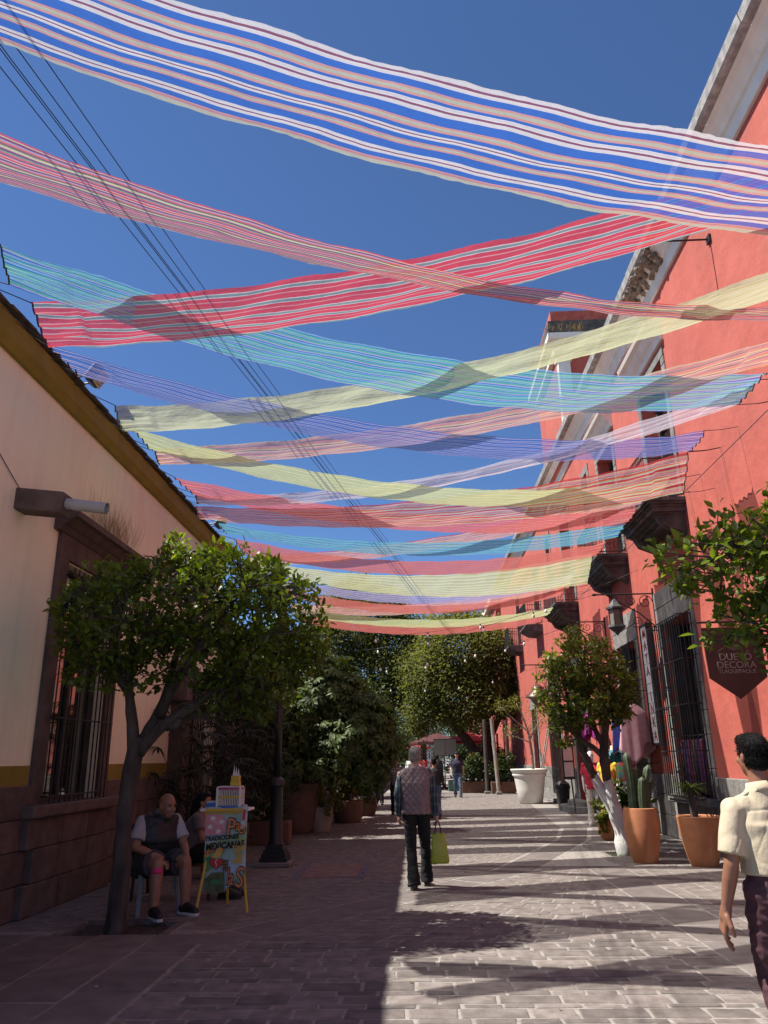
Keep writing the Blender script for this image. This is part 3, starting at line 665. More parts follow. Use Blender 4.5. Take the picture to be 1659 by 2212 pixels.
pal = {
 'broad blue white': ([(W_,.4),(PL,.25),(W_,.4),(BL,.75),(PC,.26),(SG,.4),(PC,.26),(BL,.35),(W_,.45),(PL,.22),(W_,.45),(BL,1.1),(PC,.22),(SG,.35),(PC,.28),(BL,.5),(W_,.25),(PL,.12),(W_,.3),(BL,.6),(PC,.26),(SG,.3),(PC,.26),(BL,1.1),(W_,.45),(PL,.22),(W_,.45),(BL,.75),(PC,.22),(PL,.06),(PC,.22),(SG,.5)], 1, .30),
 'thin multicolour': ([(RD,.4),(CR,.2),(PL,.5),(LI,.3),(RO,.4),(BR,.4),(YG,.3),(CR,.2),(PL,.5),(TE,.2),(RO,.5),(NV,.2),(PK,.4)], 3.6, .36),
 'red and grey': ([(RD,1.0),(W_,.16),(TG,.5),(W_,.14),(RD,.7),(PK,.2)], 4.6, .22),
 'teal and blue': ([(LB,.5),(BL,.3),(TE,.6),(W_,.12),(TE,.4),(LB,.5),(DB_,.2),(TE,.7),(LI,.4),(BL,.4)], 5, .36),
 'pale lime': ([(PY,.9),(GY,.07),(PY,.5),(YG,.4),(GY,.06),(PY,.7)], 6, .26),
 'navy gauze': ([(DB_,.5),(LI,.3),(NV,.3),(BL,.4),(DB_,.3),(LI,.25)], 9, .50),
 'yellow green': ([(YG,.8),(OL,.18),(PY,.5),(YG,.5),(OL,.12)], 8, .3),
 'rose and brown': ([(CR,.3),(PK,.4),(GY,.3),(BR,.12),(PK,.5),(OR,.2),(CR,.4),(PL,.2)], 4, .32),
 'scarlet': ([(RO,.6),(GY,.14),(RD,.6),(W_,.1),(RO,.5),(NV,.08)], 7, .3),
 'white and lilac': ([(W_,.5),(LI,.3),(W_,.25),(DB_,.12),(PK,.2),(W_,.4)], 6, .5),
 'red cream': ([(RD,.5),(CR,.3),(PK,.5),(DB_,.12),(CR,.2),(RO,.5),(YG,.25),(W_,.2)], 4, .34),
 'aqua': ([(TE,.5),(LB,.5),(BL,.3),(TE,.3),(DB_,.2),(W_,.1)], 7, .34),
 'brick red': ([(RO,.7),(BR,.12),(CO,.5),(PL,.2)], 9, .3),
 'straw yellow': ([(PY,.6),(OL,.2),(YG,.5),(CR,.3)], 9, .26),
 'blue and white': ([(DB_,.5),(W_,.25),(LI,.4),(BL,.3),(W_,.12),(PK,.25)], 7, .32),
}
PM = {k: clothmat('cloth_'+k.replace(' ', '_'), *v) for k, v in pal.items()}
def banner(kind, label, yl, yr, zl=(6.12,6.08), zr=(6.33,6.30), sag=0.44, xl=-3.9, xr=4.6, belly=0.05, pinch=0.0, pin_at=0.6, seed=1):
    t = thing('cloth_banner', (xl,yl[0],zl[0]), label, 'banner', 'striped cloth banners strung across the street')
    nu, nv = 150, 18; V = []; UV = []
    r = random.Random(seed); ph = [r.uniform(0,6.28) for _ in range(6)]
    for i in range(nu+1):
        u = i/nu; sg = 4*(sag if not hasattr(sag, '__len__') else sag[0])*u*(1-u); sg2 = 4*(sag*1.03 if not hasattr(sag, '__len__') else sag[1])*u*(1-u)
        a = Vector((xl+(xr-xl)*u, yl[0]+(yr[0]-yl[0])*u, zl[0]+(zr[0]-zl[0])*u-sg)); b = Vector((xl+(xr-xl)*u, yl[1]+(yr[1]-yl[1])*u, zl[1]+(zr[1]-zl[1])*u-sg2))
        c = (a+b)/2; k = pinch*math.exp(-((u-pin_at)/0.28)**2); a = a.lerp(c, k); b = b.lerp(c, k)
        for j in range(nv+1):
            v = j/nv; p = a.lerp(b, v); e = math.sin(math.pi*v)
            gather = 1.0 if 0.06 < u < 0.94 else 0.4
            p.z -= belly*e*gather+k*0.10*math.sin(v*9+ph[0])*e
            p.z += 0.006*math.sin(v*11+ph[1]+u*2.0)*(0.4+0.6*abs(2*u-1))+0.006*math.sin(u*23+ph[2]+v*4)*e+0.008*math.sin(u*61+v*7+ph[3])
            p.y += 0.012*math.sin(u*37+ph[4])*(1 if v in (0, 1) else 0.4)
            q = noise.noise(Vector((u*34, v*3.1, seed*7.3))); p.z += 0.007*q*e+0.004*noise.noise(Vector((u*80, v*6, seed)))
            en = max(0, 1-min(u, 1-u)/0.07); p.z += 0.03*en*math.sin(v*26+ph[5]); p.y += 0.012*en*math.cos(v*26)
            if v in (0.0, 1.0): p.y += r.uniform(-.0045,.0045); p.z += r.uniform(-.003,.003)
            V.append(p); UV.append((u, v+0.003*noise.noise(Vector((u*9, v*5, seed)))))
    F = [(i*(nv+1)+j, (i+1)*(nv+1)+j, (i+1)*(nv+1)+j+1, i*(nv+1)+j+1) for i in range(nu) for j in range(nv)]
    org = Vector(t.location); me = bpy.data.meshes.new('cloth'); me.from_pydata([tuple(p-org) for p in V], [], F); me.update()
    uvl = me.uv_layers.new(name='UVMap')
    for lp in me.loops: uvl.data[lp.index].uv = UV[lp.vertex_index]
    me.polygons.foreach_set('use_smooth', [True]*len(me.polygons))
    o = link('cloth', me, PM[kind], t)
    for i0, sx in ((0, -1), (nu*(nv+1), 1)):
        edge = [V[i0+j] for j in range(nv+1)]
        MB().tube(edge, 0.009, 5).build('hem_cord', m_rope, t)
        for p in (edge[0], edge[-1]):
            if sx < 0: q = Vector((LX+0.08, p.y+0.1-(0.35 if p == edge[0] else 0), 6.37))
            else: q = Vector((RX+0.02, p.y+0.15, p.z+0.12))
            MB().tube([p, p.lerp(q, 0.5)-Vector((0,0,0.02)), q], 0.0055, 4).build('tie_rope', m_rope, t)
    return t
BN = [
 ('broad blue white', 'broad banner with blue, white, plum and coral stripes, the widest of all', (2.2,2.9), (5.25,6.18), dict(zl=(6.15,6.12), zr=(6.18,6.15), sag=(.5,.52), belly=.03)),
 ('thin multicolour', 'banner of fine coral, plum and lime stripes pinched narrow past its middle', (3.8,4.5), (7.45,7.75), dict(zl=(6.15,6.1), zr=(6.33,6.3), sag=(.6,.42), pinch=.5, pin_at=.72, belly=.07)),
 ('red and grey', 'banner of wide red and grey-green stripes with white lines', (6.68,7.15), (5.15,5.6), dict(zl=(6.2,5.92), zr=(6.75,6.65), sag=.45, belly=.06)),
 ('teal and blue', 'wide banner in teal, green and blue stripes', (6.0,6.25), (8.95,9.85), dict(zl=(6.4,6.13), zr=(6.27,6.28), sag=(.52,.62), belly=.03)),
 ('pale lime', 'pale lime banner with thin grey lines', (9.0,9.35), (6.2,6.8), dict(zl=(6.1,5.9), sag=.42, belly=.08, pinch=.3, pin_at=.55)),
 ('navy gauze', 'thin navy blue gauze banner with see-through threads', (7.15,8.0), (11.13,11.85), dict(zl=(5.95,6.03), zr=(6.39,6.36), sag=.5)),
 ('yellow green', 'yellow-green banner with olive lines crossing the rose one', (9.65,10.5), (12.9,13.5), dict(zl=(6.09,6.13), zr=(6.3,6.2), sag=.52)),
 ('rose and brown', 'rose, brown and cream striped banner', (10.56,10.86), (8.0,8.6), dict(zl=(6.18,6.03), zr=(6.3,6.25), sag=.34, belly=.09)),
 ('scarlet', 'scarlet banner with thin grey lines ending at the first balcony', (11.6,12.9), (14.5,15.45), dict(zl=(6.1,6.2), zr=(6.3,6.25), sag=.42, xr=4.62)),
 ('white and lilac', 'narrow white and lilac gauze banner', (12.8,13.0), (9.25,9.92), dict(zl=(6.2,6.08), zr=(6.32,6.28), sag=.46, pinch=.35)),
 ('red cream', 'red and cream banner whose street end hangs down like a curtain', (12.88,13.12), (11.9,12.35), dict(zl=(6.0,5.83), zr=(6.36,5.82), sag=.34, belly=.05)),
 ('aqua', 'aqua and blue banner tied at the corner of the first balcony', (14.4,15.3), (15.3,16.4), dict(zl=(6.15,6.2), zr=(6.25,6.2), sag=.44, xr=4.5)),
 ('red cream', 'faint pink and cream banner high behind the scarlet one', (17.2,17.7), (13.6,14.2), dict(zl=(6.2,6.1), zr=(6.4,6.3), sag=.3)),
 ('brick red', 'brick red banner next after the aqua one', (15.8,16.9), (16.9,17.9), dict(zl=(6.25,6.2), zr=(6.25,6.2), sag=.5, xr=4.4)),
 ('straw yellow', 'straw yellow banner with a square end hanging before the second balcony', (17.2,18.6), (18.0,18.9), dict(zl=(6.15,6.2), zr=(6.3,5.75), sag=.5, xr=4.35)),
 ('blue and white', 'blue and white banner right behind the straw yellow one', (18.2,19.6), (20.6,21.4), dict(zl=(6.1,6.15), zr=(6.4,6.35), sag=.62, xr=4.45)),
 ('brick red', 'brick red banner between the blue-white one and the trees', (20.3,21.6), (22.2,23.2), dict(zl=(6.2,6.2), zr=(6.3,6.3), sag=.55, xr=4.45)),
 ('red cream', 'pale pink and cream banner before the last lime one', (23.4,24.4), (21.4,22.4), dict(zl=(6.3,6.2), zr=(6.5,6.4), sag=.4)),
 ('yellow green', 'lime green banner, last but one before the trees', (23.0,24.6), (24.4,25.8), dict(zl=(6.15,6.15), zr=(6.15,6.15), sag=.42, xr=4.45)),
 ('brick red', 'brick red banner nearest the big trees', (24.5,26.2), (25.7,27.2), dict(zl=(6.15,6.15), zr=(6.3,6.15), sag=.42, xr=4.45)),
]
for i, (k, lb, yl, yr, kw) in enumerate(BN): banner(k, lb, yl, yr, seed=i+3, **kw)
for k, z in ((0, 6.44), (1, 6.38)):
    p = thing('guy_wire', ((LX+0.05, RX-0.15)[k],3,z), ('steel wire stretched along the cream roof edge', 'steel wire stretched along the red wall at balcony height')[k], 'wire')
    xx = (LX+0.08, RX+0.0)[k]; MB().tube([(xx,1.0,z),(xx,8,z-.04),(xx,16,z),(xx,22,z-.03),(xx,28,z)], 0.006, 4).build('wire', m_rope, p)
    if k == 0:
        MB().tube([(LX-0.3,27.8,0),(LX-0.02,27.9,6.5)], 0.05, 8).build('end_post', m_rope, p)
# power cables overhead
m_cab = mat('cable_black', (0.015,0.015,0.018), rough=0.6)
for k in range(5):
    o_ = Vector((-0.16+0.08*k+(.06 if k == 4 else 0), -0.05*k, 0.05*math.sin(k*2.1)))
    t = thing('power_cable', Vector((-3.7,4.2,7.5))+o_, 'thin black overhead power cable running down the street', 'cable', 'power cables overhead')
    a = Vector((-6.2,-12.0,8.4))+o_*2; b = Vector((-3.35,5.0,7.45))+o_; c = Vector((-2.62,9.4,7.35))+o_*0.75; d = Vector((1.9,36,7.5))+o_*0.15; e = Vector((6.5,62,9))+o_*.1
    pts = [a, b, c]+[c.lerp(d, q)-Vector((0,0,0.7*4*q*(1-q)*0.25)) for q in (.2,.4,.6,.8)]+[d, e]
    MB().tube(pts, 0.0048, 4).build('cable', m_cab, t)
for nm, p in (('behind the cream building where the cables start', (-6.2,-12,0)), ('beyond the red house where the cables end', (6.5,62,0))):
    t = thing('utility_pole', p, 'concrete utility pole '+nm, 'pole'); MB().tube([p, (p[0],p[1],9.3)], [.14,.09], 10).build('pole', m_whgrey, t); MB().rbox((p[0],p[1],8.6), (1.6,.1,.1)).build('crossarm', m_wood_dk, t)

# ================================================================== VEGETATION
m_bark = mat('dark_bark', (0.028,0.022,0.018), (0.075,0.06,0.05), 0.9, 9, bump=1.0, bscale=25, stretch=(1,1,.3), bump2=.6, b2scale=14, stain=(0.11,0.10,0.088), stain_scale=6, stain_amt=.5)
m_lime = mat('whitewashed_bark', (0.50,0.49,0.46), (0.60,0.585,0.56), 0.9, 6, bump=0.8, bscale=25, stretch=(1,1,.5), stain=(0.17,0.145,0.125), stain_scale=4.5, stain_amt=0.9)
m_orange_leaf = leafmat('citrus_leaf', (0.035,0.066,0.010), (0.20,0.285,0.03), 0.4)
m_orange_leaf2 = leafmat('citrus_leaf_olive', (0.045,0.068,0.012), (0.21,0.26,0.038), 0.4)
m_ficus = leafmat('ficus_leaf', (0.055,0.075,0.02), (0.20,0.21,0.055), 0.45, 0.65)
m_schef = leafmat('variegated_leaf', (0.014,0.030,0.009), (0.13,0.18,0.05), 0.32, 0.6)
m_palm = leafmat('lady_palm_leaf', (0.014,0.022,0.010), (0.04,0.052,0.022), 0.2, 0.65)
m_croton = leafmat('yellow_variegated_leaf', (0.05,0.07,0.015), (0.24,0.24,0.05), 0.3)
m_dull = leafmat('dull_green_leaf', (0.018,0.032,0.012), (0.07,0.10,0.028), 0.28)
def sample_crown(blobs, n, shell=0.45):
    vol = np.array([b[1][0]*b[1][1]*b[1][2] for b in blobs])**0.75; pk = rng.choice(len(blobs), n*3, p=vol/vol.sum())
    C_ = np.array([b[0] for b in blobs])[pk]; Rr = np.array([b[1] for b in blobs])[pk]
    d = unit(rng.normal(size=(n*3,3))); r = rng.random(n*3)**shell; P = C_+d*Rr*r[:,None]
    deep = np.zeros(n*3, bool)
    for c, q in blobs: deep |= (np.linalg.norm((P-np.array(c))/np.array(q), axis=1) < 0.55)
    keep = np.where(~deep | (rng.random(n*3) < 0.15))[0][:n]
    return P[keep], d[keep]
def crown(parent, blobs, ncl, per, L, Wd, m, name='crown', up=0.35, spread=0.9, jit=0.05, tintf=None, nodes=None, mbark=None, twig=0.006, droop=.12, shell=.45, frac=1.0, wide=.36, fine=True):
    P, d = sample_crown(blobs, ncl, shell); n = len(P)
    if nodes is not None:
        nd = [Vector(q) for q in nodes]; tw_ = MB()
        sub = rng.choice(n, min(n, 60), replace=False)
        for i in sub:
            p = Vector(P[i]); q = min(nd[:len(nodes)], key=lambda z: (z-p).length)
            mid = q.lerp(p, .5)+Vector(rng.normal(0,.06,3)); tw_.tube([q, mid, p], [twig*2.6, twig*1.8, twig], 5); nd += [mid, p, q.lerp(mid,.6), mid.lerp(p,.5)]
        for i in range(n):
            if rng.random() > frac: continue
            p = Vector(P[i]); q = min(nd, key=lambda z: (z-p).length_squared)
            if (q-p).length > 1e-4: tw_.tube([q, q.lerp(p,.55)+Vector(rng.normal(0,.03,3)), p], [twig, twig*.8, twig*.5], 4, cap=False)
        tw_.build('twigs', mbark or m_bark, parent, kind='stuff')
    Pl = np.repeat(P, per, 0)+rng.normal(0, jit, (n*per,3)); out_ = np.repeat(d, per, 0)
    D = out_*0.6+np.array([0,0,up])+unit(rng.normal(size=(n*per,3)))*spread
    N = np.array([0,0,1.0])*0.9+out_*0.5+rng.normal(0,.35,(n*per,3))
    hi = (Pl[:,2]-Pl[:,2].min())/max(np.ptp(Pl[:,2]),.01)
    tint = np.clip(np.repeat(rng.random(n),per)*0.40+rng.random(n*per)*0.35+0.45*(hi-.42), 0, 1)  # upper leaves paler: new growth, with sunlit tops put into the tint
    return leaves(name, Pl, D, N, L*rng.uniform(.5,1.25,n*per), Wd*rng.uniform(.7,1.2,n*per), tint, m, parent, droop=droop, wide=wide, fine=fine)
def trunk(parent, paths, m, name='trunk', vox=None, n=14):
    mb = MB(); nodes = []
    for pts, rad in paths:
        P = [Vector(p) for p in pts]; PP = []; RR = []
        for i in range(len(P)-1):
            for q in range(4):
                u = q/4; a = P[max(i-1,0)]; b = P[i]; c = P[i+1]; d = P[min(i+2,len(P)-1)]
                PP.append(0.5*((2*b)+(c-a)*u+(2*a-5*b+4*c-d)*u*u+(3*b-a-3*c+d)*u**3)); RR.append(rad[i]+(rad[i+1]-rad[i])*u)
        PP.append(P[-1]); RR.append(rad[-1])
        RR = [r*(1+0.20*noise.noise(p*5)+.08*noise.noise(p*17)) for r, p in zip(RR, PP)]
        mb.tube(PP, RR, n); nodes += PP[len(PP)//2:]
    for v in mb.v: v += Vector((noise.noise(v*9), noise.noise(v*9+Vector((5,0,0))), 0))*.012
    o = mb.build(name, m, parent, smooth=True); return nodes
# --- the orange tree on the shaded side
t = thing('orange_tree', (-3.08,8.45,0), 'orange tree with forked dark trunk and wide crown before the cream wall', 'tree')
nodes = trunk(t, [([(-3.12,8.5,-0.08),(-3.11,8.5,0.5),(-3.12,8.5,1.1),(-3.08,8.5,1.62),(-3.04,8.5,1.88)], [.112,.088,.082,.09,.085]),
  ([(-3.07,8.5,1.7),(-3.12,8.42,2.15),(-3.16,8.35,2.5),(-3.12,8.3,2.85),(-3.32,8.25,3.2)], [.075,.058,.048,.038,.026]),
  ([(-3.12,8.4,2.3),(-3.3,8.2,2.6),(-3.55,8.15,2.85)], [.055,.04,.025]),
  ([(-3.04,8.5,1.75),(-2.90,8.55,2.05),(-2.80,8.6,2.35),(-2.74,8.65,2.75),(-2.6,8.6,3.2)], [.07,.055,.048,.036,.025]),
  ([(-3.03,8.5,1.72),(-2.78,8.45,1.98),(-2.42,8.4,2.2),(-2.1,8.35,2.42),(-1.75,8.35,2.75),(-1.5,8.4,3.1)], [.07,.056,.05,.042,.034,.022]),
  ([(-2.75,8.5,1.98),(-2.5,8.7,2.12),(-2.15,8.95,2.25),(-1.7,9.1,2.6)], [.05,.042,.036,.025]),
  ([(-2.84,8.55,2.1),(-2.6,8.3,2.45),(-2.3,8.1,2.8),(-2.0,8.0,3.2)], [.06,.045,.04,.025]),
  ([(-2.70,8.45,2.0),(-2.62,8.4,1.98),(-2.56,8.38,2.06)], [.05,.04,.03])], m_bark)
OB = [((-3.35,8.3,3.15),(.62,.8,.62)), ((-2.75,8.4,3.35),(.75,1.0,.62)), ((-2.1,8.4,3.3),(.8,1.05,.62)), ((-1.5,8.45,3.05),(.55,.85,.6)), ((-2.5,8.5,2.75),(1.0,.9,.40)), ((-1.75,8.5,2.65),(.7,.8,.42)), ((-3.45,8.2,2.75),(.45,.5,.4)), ((-1.75,8.4,3.6),(.3,.5,.22)),((-2.5,8.4,3.75),(.35,.5,.2)),((-2.0,8.5,2.3),(.5,.5,.25)),((-1.3,8.4,2.7),(.28,.4,.35)),((-1.62,8.4,3.82),(.10,.2,.14)),((-2.2,8.4,3.92),(.12,.2,.12)),((-2.75,8.4,3.98),(.14,.2,.12)),((-3.5,8.2,3.6),(.14,.2,.14)),((-1.2,8.4,3.45),(.12,.2,.14)),((-3.75,8.1,3.2),(.15,.2,.2)),((-3.0,8.1,2.45),(.2,.25,.12)),((-1.6,8.2,2.15),(.22,.3,.14))]
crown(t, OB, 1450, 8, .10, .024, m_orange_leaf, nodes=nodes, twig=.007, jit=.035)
m_greenfruit = mat('green_orange', (0.05,0.085,0.015), (0.09,0.12,0.02), 0.5, 20, bump=.2, bscale=120)
m_ripe = mat('yellow_leaf_orange', (0.45,0.22,0.02), (0.5,0.3,0.04), 0.5, 20)
for p in ((-3.62,8.0,2.42),(-3.55,8.05,2.36),(-2.55,7.75,3.05),(-3.0,7.7,2.95),(-2.0,7.8,2.9)): MB().sphere(p, .042, 12, 8).build('orange', m_greenfruit, t, smooth=True)
# --- orange tree with limewashed double trunk before the shop
t = thing('orange_tree', (3.49,14.4,0), 'orange tree with whitewashed forked trunk in front of the poncho shop', 'tree')
trunk(t, [([(3.53,14.42,-0.08),(3.50,14.42,0.3),(3.42,14.42,0.62),(3.36,14.4,0.9),(3.31,14.38,1.22)], [.175,.145,.135,.10,.085]), ([(3.42,14.42,.58),(3.30,14.45,.82),(3.19,14.45,1.05),(3.10,14.45,1.28)], [.11,.085,.08,.07])], m_lime, 'limewashed_trunk')
nodes = trunk(t, [([(3.31,14.38,1.19),(3.29,14.36,1.5),(3.30,14.3,1.8),(3.38,14.3,2.2),(3.5,14.3,2.7)], [.086,.085,.075,.055,.03]), ([(3.10,14.45,1.25),(2.98,14.4,1.55),(2.86,14.35,1.9),(2.75,14.3,2.3),(2.7,14.3,2.8)], [.071,.065,.055,.04,.025]),
  ([(3.30,14.35,1.55),(3.1,14.3,1.75),(2.92,14.2,1.85),(2.6,14.1,2.1)], [.055,.045,.035,.02]), ([(3.29,14.3,1.75),(3.15,14.4,2.2),(3.1,14.4,2.8),(3.1,14.4,3.2)], [.055,.045,.035,.02])], m_bark)
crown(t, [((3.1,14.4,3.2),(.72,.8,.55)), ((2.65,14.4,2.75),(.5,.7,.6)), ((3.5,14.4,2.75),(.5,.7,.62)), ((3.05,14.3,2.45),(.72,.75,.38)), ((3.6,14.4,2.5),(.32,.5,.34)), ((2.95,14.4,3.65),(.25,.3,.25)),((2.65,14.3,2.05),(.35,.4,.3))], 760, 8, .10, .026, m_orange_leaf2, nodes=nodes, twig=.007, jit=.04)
n = 420; P = np.stack([3.52+rng.normal(0,.17,n), 14.42+rng.normal(0,.16,n), np.full(n,-0.05)],1); D = np.stack([rng.normal(0,.5,n), rng.normal(0,.5,n), np.ones(n)],1)
gp = thing('grass_patch', (3.52,14.42,-0.05), 'tuft of grass round the whitewashed trunk foot', 'grass'); leaves('grass_blades', P, D, np.tile([[1.,.2,0]],(n,1)), rng.uniform(.05,.12,n), .004, rng.random(n), m_dull, gp, fold=0)
# --- orange tree whose branches reach in beside the red wall
t = thing('orange_tree', (4.15,6.3,0), 'orange tree branches with large sunlit leaves reaching in before the hanging dark sign', 'tree')
nodes = trunk(t, [([(4.2,6.3,0),(4.18,6.3,1.2),(4.1,6.3,2.0),(3.8,6.3,2.6),(3.4,6.25,3.0),(3.0,6.2,3.2),(2.65,6.2,3.25)], [.12,.10,.095,.07,.045,.025,.012]), ([(4.1,6.3,1.95),(4.0,6.3,2.8),(3.8,6.3,3.4),(3.5,6.3,3.7)], [.08,.06,.04,.02]), ([(3.8,6.3,2.6),(3.4,6.2,2.65),(3.0,6.2,2.5)], [.05,.03,.015])], m_bark)
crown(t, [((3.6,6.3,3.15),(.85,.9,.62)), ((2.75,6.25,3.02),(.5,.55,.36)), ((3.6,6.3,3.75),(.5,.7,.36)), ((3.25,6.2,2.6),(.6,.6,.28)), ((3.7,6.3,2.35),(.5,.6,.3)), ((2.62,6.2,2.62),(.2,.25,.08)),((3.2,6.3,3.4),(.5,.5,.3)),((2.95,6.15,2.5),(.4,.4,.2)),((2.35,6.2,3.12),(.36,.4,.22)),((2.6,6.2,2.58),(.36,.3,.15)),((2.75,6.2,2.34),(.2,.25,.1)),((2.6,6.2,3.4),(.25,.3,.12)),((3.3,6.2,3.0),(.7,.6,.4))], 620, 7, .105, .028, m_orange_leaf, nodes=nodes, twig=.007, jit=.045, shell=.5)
# --- big trees down the street
t = thing('ficus_tree', (2.6,42,0), 'broad olive green tree whose crown spreads over the street by the far balconies', 'tree', 'large trees down the street')
nodes = trunk(t, [([(3.8,42,0),(3.4,42,1.2),(2.6,42,2.4),(1.6,42,3.6),(1.0,42,5.0)], [.34,.3,.25,.18,.1]), ([(3.5,42,1.0),(3.6,42,2.6),(3.5,42,4.4),(3.0,42,6)], [.28,.24,.18,.1]), ([(3.55,42,2.2),(4.3,42,3.6),(4.6,42,5)], [.2,.15,.08])], m_bark)
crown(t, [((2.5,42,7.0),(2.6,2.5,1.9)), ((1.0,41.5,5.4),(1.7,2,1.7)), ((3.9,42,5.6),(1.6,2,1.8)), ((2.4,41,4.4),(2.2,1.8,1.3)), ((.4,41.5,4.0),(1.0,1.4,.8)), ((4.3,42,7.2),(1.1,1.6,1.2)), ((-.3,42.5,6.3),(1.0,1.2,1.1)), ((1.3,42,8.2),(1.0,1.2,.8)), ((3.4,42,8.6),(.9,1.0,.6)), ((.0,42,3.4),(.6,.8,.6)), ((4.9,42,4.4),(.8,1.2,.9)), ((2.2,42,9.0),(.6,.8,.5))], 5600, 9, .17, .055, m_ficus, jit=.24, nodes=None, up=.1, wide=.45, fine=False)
t = thing('ficus_tree', (-3.2,45,0), 'tall dark tree behind the banners, across the street from the olive one', 'tree', 'large trees down the street')
trunk(t, [([(-3.2,45,0),(-3.0,45,3),(-2.6,45,6),(-2.8,45,9)], [.35,.3,.22,.1]), ([(-3.0,45,3.2),(-1.6,45,5.6),(-.9,45,7.4)], [.22,.16,.08]), ([(-3.0,45,3.5),(-4.4,45,6),(-5,45,7.5)], [.2,.15,.08])], m_bark)
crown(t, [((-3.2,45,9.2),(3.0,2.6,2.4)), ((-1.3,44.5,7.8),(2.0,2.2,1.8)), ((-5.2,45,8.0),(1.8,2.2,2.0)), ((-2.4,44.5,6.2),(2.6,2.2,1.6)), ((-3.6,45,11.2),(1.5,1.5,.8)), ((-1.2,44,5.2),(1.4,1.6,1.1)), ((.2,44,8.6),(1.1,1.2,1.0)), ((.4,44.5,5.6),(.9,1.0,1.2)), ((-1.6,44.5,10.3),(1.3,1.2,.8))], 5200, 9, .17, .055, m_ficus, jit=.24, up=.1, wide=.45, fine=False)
t = thing('ficus_tree', (0.3,66,0), 'dark green tree closing the view past the parasols', 'tree', 'large trees down the street')
trunk(t, [([(.3,66,0),(.4,66,3),(.2,66,6)], [.3,.25,.15])], m_bark)
crown(t, [((.4,66,9.2),(2.6,2.5,2.2)), ((-1.8,66,6.5),(2.2,2.2,2.2)), ((-2.4,64,3.6),(1.5,1.5,1.5))], 2000, 9, .2, .06, m_dull, jit=.3, wide=.45, fine=False)
# --- variegated umbrella plant mass, in its big pots
m_terra = mat('terracotta', (0.34,0.125,0.048), (0.42,0.165,0.068), 0.75, 4, bump=.15, bscale=30, objvar=.1, stain=(0.22,0.10,0.055), stain_scale=3.5, stain_amt=.6, streak=(0.46,0.27,0.17), streak_amt=.6)
m_terra_b = mat('brown_terracotta', (0.12,0.065,0.045), (0.18,0.095,0.063), 0.85, 4, bump=.25, bscale=30, stain=(0.12,0.075,0.06), stain_scale=2.5)
m_pale_pot = mat('pale_clay', (0.30,0.24,0.18), (0.38,0.31,0.24), 0.85, 4, bump=.2, bscale=25)
def pot(parent, c, r_top, r_bot, h, m, belly=0.0, rim=0.03, n=32, fold=None):
    prof = []
    for i in range(11):
        u = i/10; prof.append((r_bot+(r_top-r_bot)*u+belly*math.sin(math.pi*u), h*u))
    prof[0] = (r_bot*.97, 0); prof.insert(1, (r_bot, .015))
    prof += [(r_top-rim*.5, h+.008), (r_top-rim, h-.005), (r_top-rim*1.2, h-.07), (0.01, h-.07)]
    MB().lathe(prof, c, n, fold=fold).build('pot', m, parent, smooth=False, auto=40)
    MB().lathe([(0.01,h-.055),(r_top-rim*1.25,h-.062),(r_top-rim*1.25,h-.068),(.01,h-.068)], c, 20, close=False).build('soil', m_soil, parent)
def whorls(parent, blobs, n, per, L, Wd, m, name='foliage', down=.25, shell=.4):
    P, d = sample_crown(blobs, n, shell); n = len(P); A = unit(d*.8+np.array([0,0,.5])+rng.normal(0,.25,(n,3)))
    U = unit(np.cross(A, rng.normal(size=(n,3)))); Vv = np.cross(A, U); PP, DD, NN, T = [], [], [], []
    tb = rng.random(n)
    for k in range(per):
        a = 2*math.pi*k/per+rng.uniform(-.15,.15,n); D = U*np.cos(a)[:,None]+Vv*np.sin(a)[:,None]-A*down
        PP.append(P+D*.015); DD.append(D); NN.append(A+rng.normal(0,.1,(n,3))); T.append(np.clip(tb*.55+rng.random(n)*.45,0,1))
    PP = np.concatenate(PP); leaves(name, PP, np.concatenate(DD), np.concatenate(NN), L*rng.uniform(.75,1.15,len(PP)), Wd, np.concatenate(T), m, parent, fold=.2, droop=.2, wide=.55)
t = thing('umbrella_plant', (-2.92,19.0,0), 'huge variegated umbrella plant growing from a broad brown pot behind the lamp post', 'plant')
pot(t, (-2.92,19.05,0), .52, .36, 1.08, m_terra_b, .06)
trunk(t, [([(-2.9,19.1,.9),(-2.6,19.2,1.8),(-2.2,19.3,2.8),(-2.0,19.3,3.6)], [.06,.05,.04,.02]), ([(-2.9,19.1,.95),(-3.1,19.2,2.0),(-3.2,19.2,3.0)], [.05,.04,.02]), ([(-2.85,19.1,.95),(-2.1,19.2,1.7),(-1.3,19.2,2.4)], [.05,.04,.02])], m_bark, 'stem')
whorls(t, [((-2.0,19.2,3.2),(.85,.8,.95)), ((-1.35,19.2,2.55),(.8,.8,.8)), ((-2.75,19.2,2.5),(.8,.8,.9)), ((-1.8,18.9,2.0),(1.2,.8,.6)), ((-1.0,19.3,2.0),(.55,.7,.75)), ((-2.5,19.2,3.6),(.4,.4,.4)), ((-1.2,19.0,1.35),(.6,.6,.5)),((-3.5,18.7,2.3),(.8,.8,1.2)),((-3.3,18.5,1.4),(.7,.6,.5)),((-2.2,18.6,1.45),(.7,.5,.4))], 1800, 8, .19, .037, m_schef)
t = thing('umbrella_plant', (-3.9,22.5,0), 'second umbrella plant standing further back against the pink house', 'plant')
pot(t, (-3.9,22.5,0), .45, .34, .9, m_terra_b, .05); trunk(t, [([(-3.9,22.5,.8),(-3.5,22.5,2.4),(-3.3,22.5,4.2)], [.06,.05,.02])], m_bark, 'stem')
